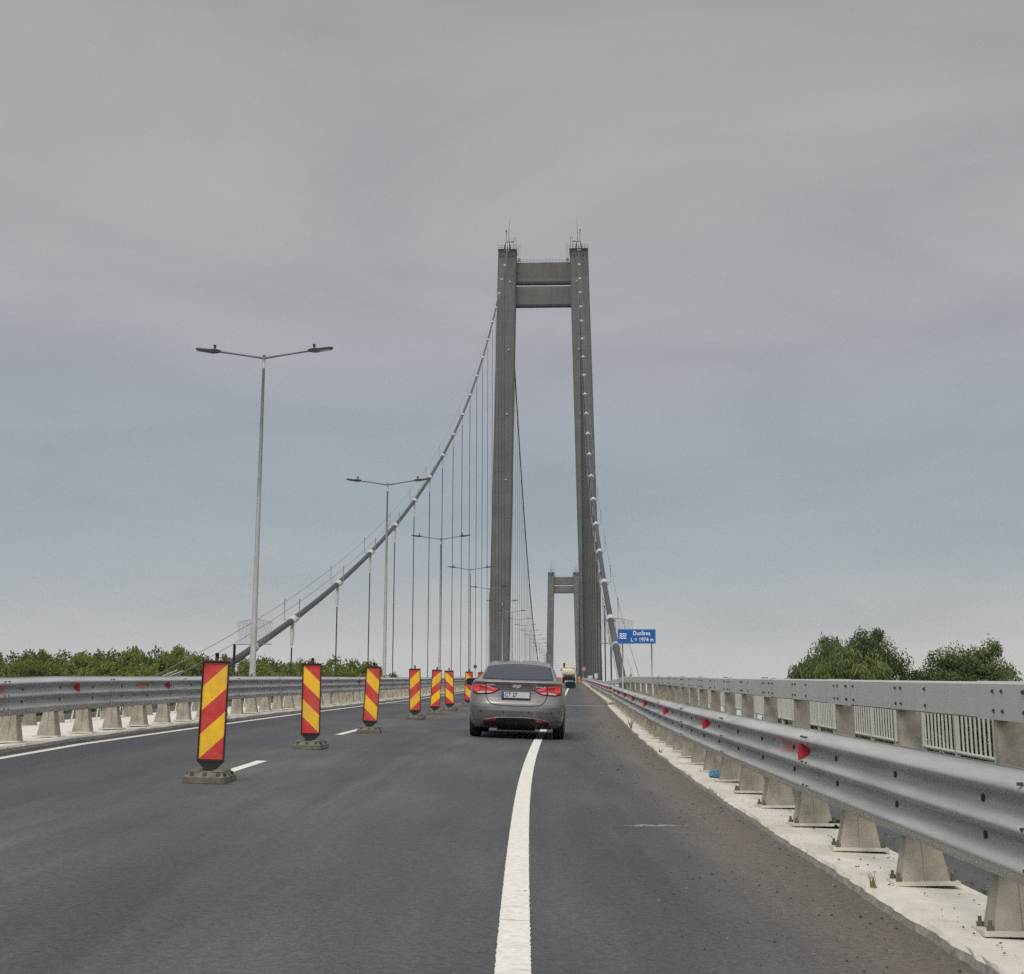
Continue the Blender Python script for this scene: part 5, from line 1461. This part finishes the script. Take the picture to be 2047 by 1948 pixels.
plant_tree('broadleaf_tree', 'small dark treetop at the far right edge above the box rail', bm3, M['leaf_dark'], (36.6, 131, -9.05), .9, (1, 1, 1.08), g_)
plant_tree('broadleaf_tree', 'low faint treetop just left of the willow above the box rail', bm3, M['leaf_dark'], (17.3, 134, -9.05), 3.3, (.6, .6, 1.055), g_)

# ------------------------------------------------------------------ thin air over the river
hz = MB(); hz.box((0, 900, 93), (1600, 2200, 206))
hm = bpy.data.materials.new('river_air'); hm.use_nodes = True
hn = hm.node_tree; hn.nodes.remove(hn.nodes['Principled BSDF'])
pv = hn.nodes.new('ShaderNodeVolumePrincipled'); pv.inputs['Color'].default_value = (.86, .9, .95, 1); pv.inputs['Density'].default_value = .00004; pv.inputs['Anisotropy'].default_value = .1
hn.links.new(pv.outputs[0], hn.nodes['Material Output'].inputs['Volume'])
tag(hz.build('haze', hm), kind='stuff')

# ------------------------------------------------------------------ sky, sun, camera
w = bpy.data.worlds.new('World'); SC.world = w; w.use_nodes = True
nt = w.node_tree; L = nt.links.new
for n_ in list(nt.nodes): nt.nodes.remove(n_)
SUN_EL, SUN_AZ = 48., 200.      # azimuth clockwise from +Y: behind the camera, a little to the left
out = N(nt, 'ShaderNodeOutputWorld'); bg = N(nt, 'ShaderNodeBackground')
sky = N(nt, 'ShaderNodeTexSky'); sky.sky_type = 'NISHITA'; sky.sun_disc = False; sky.sun_elevation = R(SUN_EL); sky.sun_rotation = R(SUN_AZ)
sky.dust_density = 4
skm = N(nt, 'ShaderNodeMix', data_type='RGBA', blend_type='MULTIPLY'); skm.inputs['Factor'].default_value = 1; skm.inputs['B'].default_value = (.09, .09, .09, 1)
L(sky.outputs[0], skm.inputs['A'])
tc = N(nt, 'ShaderNodeTexCoord'); sx = N(nt, 'ShaderNodeSeparateXYZ'); L(tc.outputs['Generated'], sx.inputs[0])
# elevation colours of the overcast deck with a bluish opening low down
el = ramp(nt, [(0., (.53, .525, .51)), (.045, (.56, .562, .552)), (.070, (.50, .512, .512)), (.105, (.395, .435, .462)), (.135, (.352, .405, .445)), (.175, (.354, .398, .437)), (.218, (.376, .396, .428)), (.26, (.400, .408, .428)), (.33, (.406, .416, .422)), (.45, (.384, .398, .400)), (.58, (.5, .5, .51)), (1., (1.25, 1.25, 1.25))])
cm = N(nt, 'ShaderNodeCombineXYZ'); ad = N(nt, 'ShaderNodeMath', operation='ADD'); ad.inputs[1].default_value = .12; L(sx.outputs['Z'], ad.inputs[0])
dx = N(nt, 'ShaderNodeMath', operation='DIVIDE'); dy = N(nt, 'ShaderNodeMath', operation='DIVIDE')
L(sx.outputs['X'], dx.inputs[0]); L(ad.outputs[0], dx.inputs[1]); L(sx.outputs['Y'], dy.inputs[0]); L(ad.outputs[0], dy.inputs[1])
L(dx.outputs[0], cm.inputs['X']); L(dy.outputs[0], cm.inputs['Y'])
n1 = N(nt, 'ShaderNodeTexNoise'); n1.inputs['Scale'].default_value = 1.5; n1.inputs['Detail'].default_value = 8; n1.inputs['Roughness'].default_value = .56; n1.inputs['Distortion'].default_value = .6; L(cm.outputs[0], n1.inputs['Vector'])
n2 = N(nt, 'ShaderNodeTexNoise'); n2.inputs['Scale'].default_value = .55; n2.inputs['Detail'].default_value = 4; L(cm.outputs[0], n2.inputs['Vector'])
# jitter the band height with the clouds
j = N(nt, 'ShaderNodeMath', operation='MULTIPLY_ADD'); j.inputs[1].default_value = .10; L(n2.outputs['Fac'], j.inputs[0])
j0 = N(nt, 'ShaderNodeMath', operation='ADD'); j0.inputs[1].default_value = -.05; L(sx.outputs['Z'], j0.inputs[0]); L(j0.outputs[0], j.inputs[2])
L(j.outputs[0], el.inputs['Fac'])
cl_ = ramp(nt, [(.28, (.82, .83, .855)), (.5, (1, 1, 1)), (.72, (1.12, 1.105, 1.09))]); L(n1.outputs['Fac'], cl_.inputs['Fac'])
fz = N(nt, 'ShaderNodeMapRange'); fz.interpolation_type = 'SMOOTHSTEP'; fz.inputs['From Min'].default_value = .03; fz.inputs['From Max'].default_value = .34; fz.inputs['To Min'].default_value = .25; L(sx.outputs['Z'], fz.inputs['Value'])
mu = N(nt, 'ShaderNodeMix', data_type='RGBA', blend_type='MULTIPLY'); L(fz.outputs['Result'], mu.inputs['Factor']); L(el.outputs['Color'], mu.inputs['A']); L(cl_.outputs['Color'], mu.inputs['B'])
# the half of the sky behind the camera is brighter (raised there to light surfaces that face the camera)
bk = N(nt, 'ShaderNodeMapRange'); bk.interpolation_type = 'SMOOTHSTEP'; bk.inputs['From Min'].default_value = .35; bk.inputs['From Max'].default_value = -.6; bk.inputs['To Min'].default_value = 1; bk.inputs['To Max'].default_value = 2.1
L(sx.outputs['Y'], bk.inputs['Value'])
mb_ = N(nt, 'ShaderNodeVectorMath', operation='SCALE'); L(mu.outputs['Result'], mb_.inputs[0]); L(bk.outputs['Result'], mb_.inputs['Scale'])
fx = N(nt, 'ShaderNodeMix', data_type='RGBA'); fx.inputs['Factor'].default_value = .93; L(skm.outputs['Result'], fx.inputs['A']); L(mb_.outputs[0], fx.inputs['B'])
L(fx.outputs['Result'], bg.inputs['Color']); bg.inputs['Strength'].default_value = 1.0
L(bg.outputs[0], out.inputs['Surface'])

sl = bpy.data.lights.new('sun', 'SUN'); sl.energy = 1.2; sl.angle = R(28); sl.color = (1, .965, .90)
so = bpy.data.objects.new('sun', sl); COL.objects.link(so)
az = R(SUN_AZ); e_ = R(SUN_EL)
dv = Vector((math.sin(az) * math.cos(e_), math.cos(az) * math.cos(e_), math.sin(e_)))
so.rotation_euler = dv.to_track_quat('Z', 'Y').to_euler(); so.location = dv * 400

cam = bpy.data.cameras.new('camera'); co = bpy.data.objects.new('camera', cam); COL.objects.link(co)
co.location = (0, 0, 1.15); co.rotation_euler = (math.pi / 2 + .233515, 0, .038274)
cam.sensor_fit = 'HORIZONTAL'; cam.sensor_width = 36; cam.lens = 3200 / 2047 * 36
cam.shift_x = 0; cam.shift_y = -(974 - 736.6) / 2047
cam.clip_start = .1; cam.clip_end = 12000
SC.camera = co
SC.view_settings.view_transform = 'Standard'; SC.view_settings.look = 'None'; SC.view_settings.exposure = 0; SC.view_settings.gamma = 1
SC.cycles.use_denoising = False
SC.cycles.max_bounces = 6; SC.cycles.transparent_max_bounces = 8
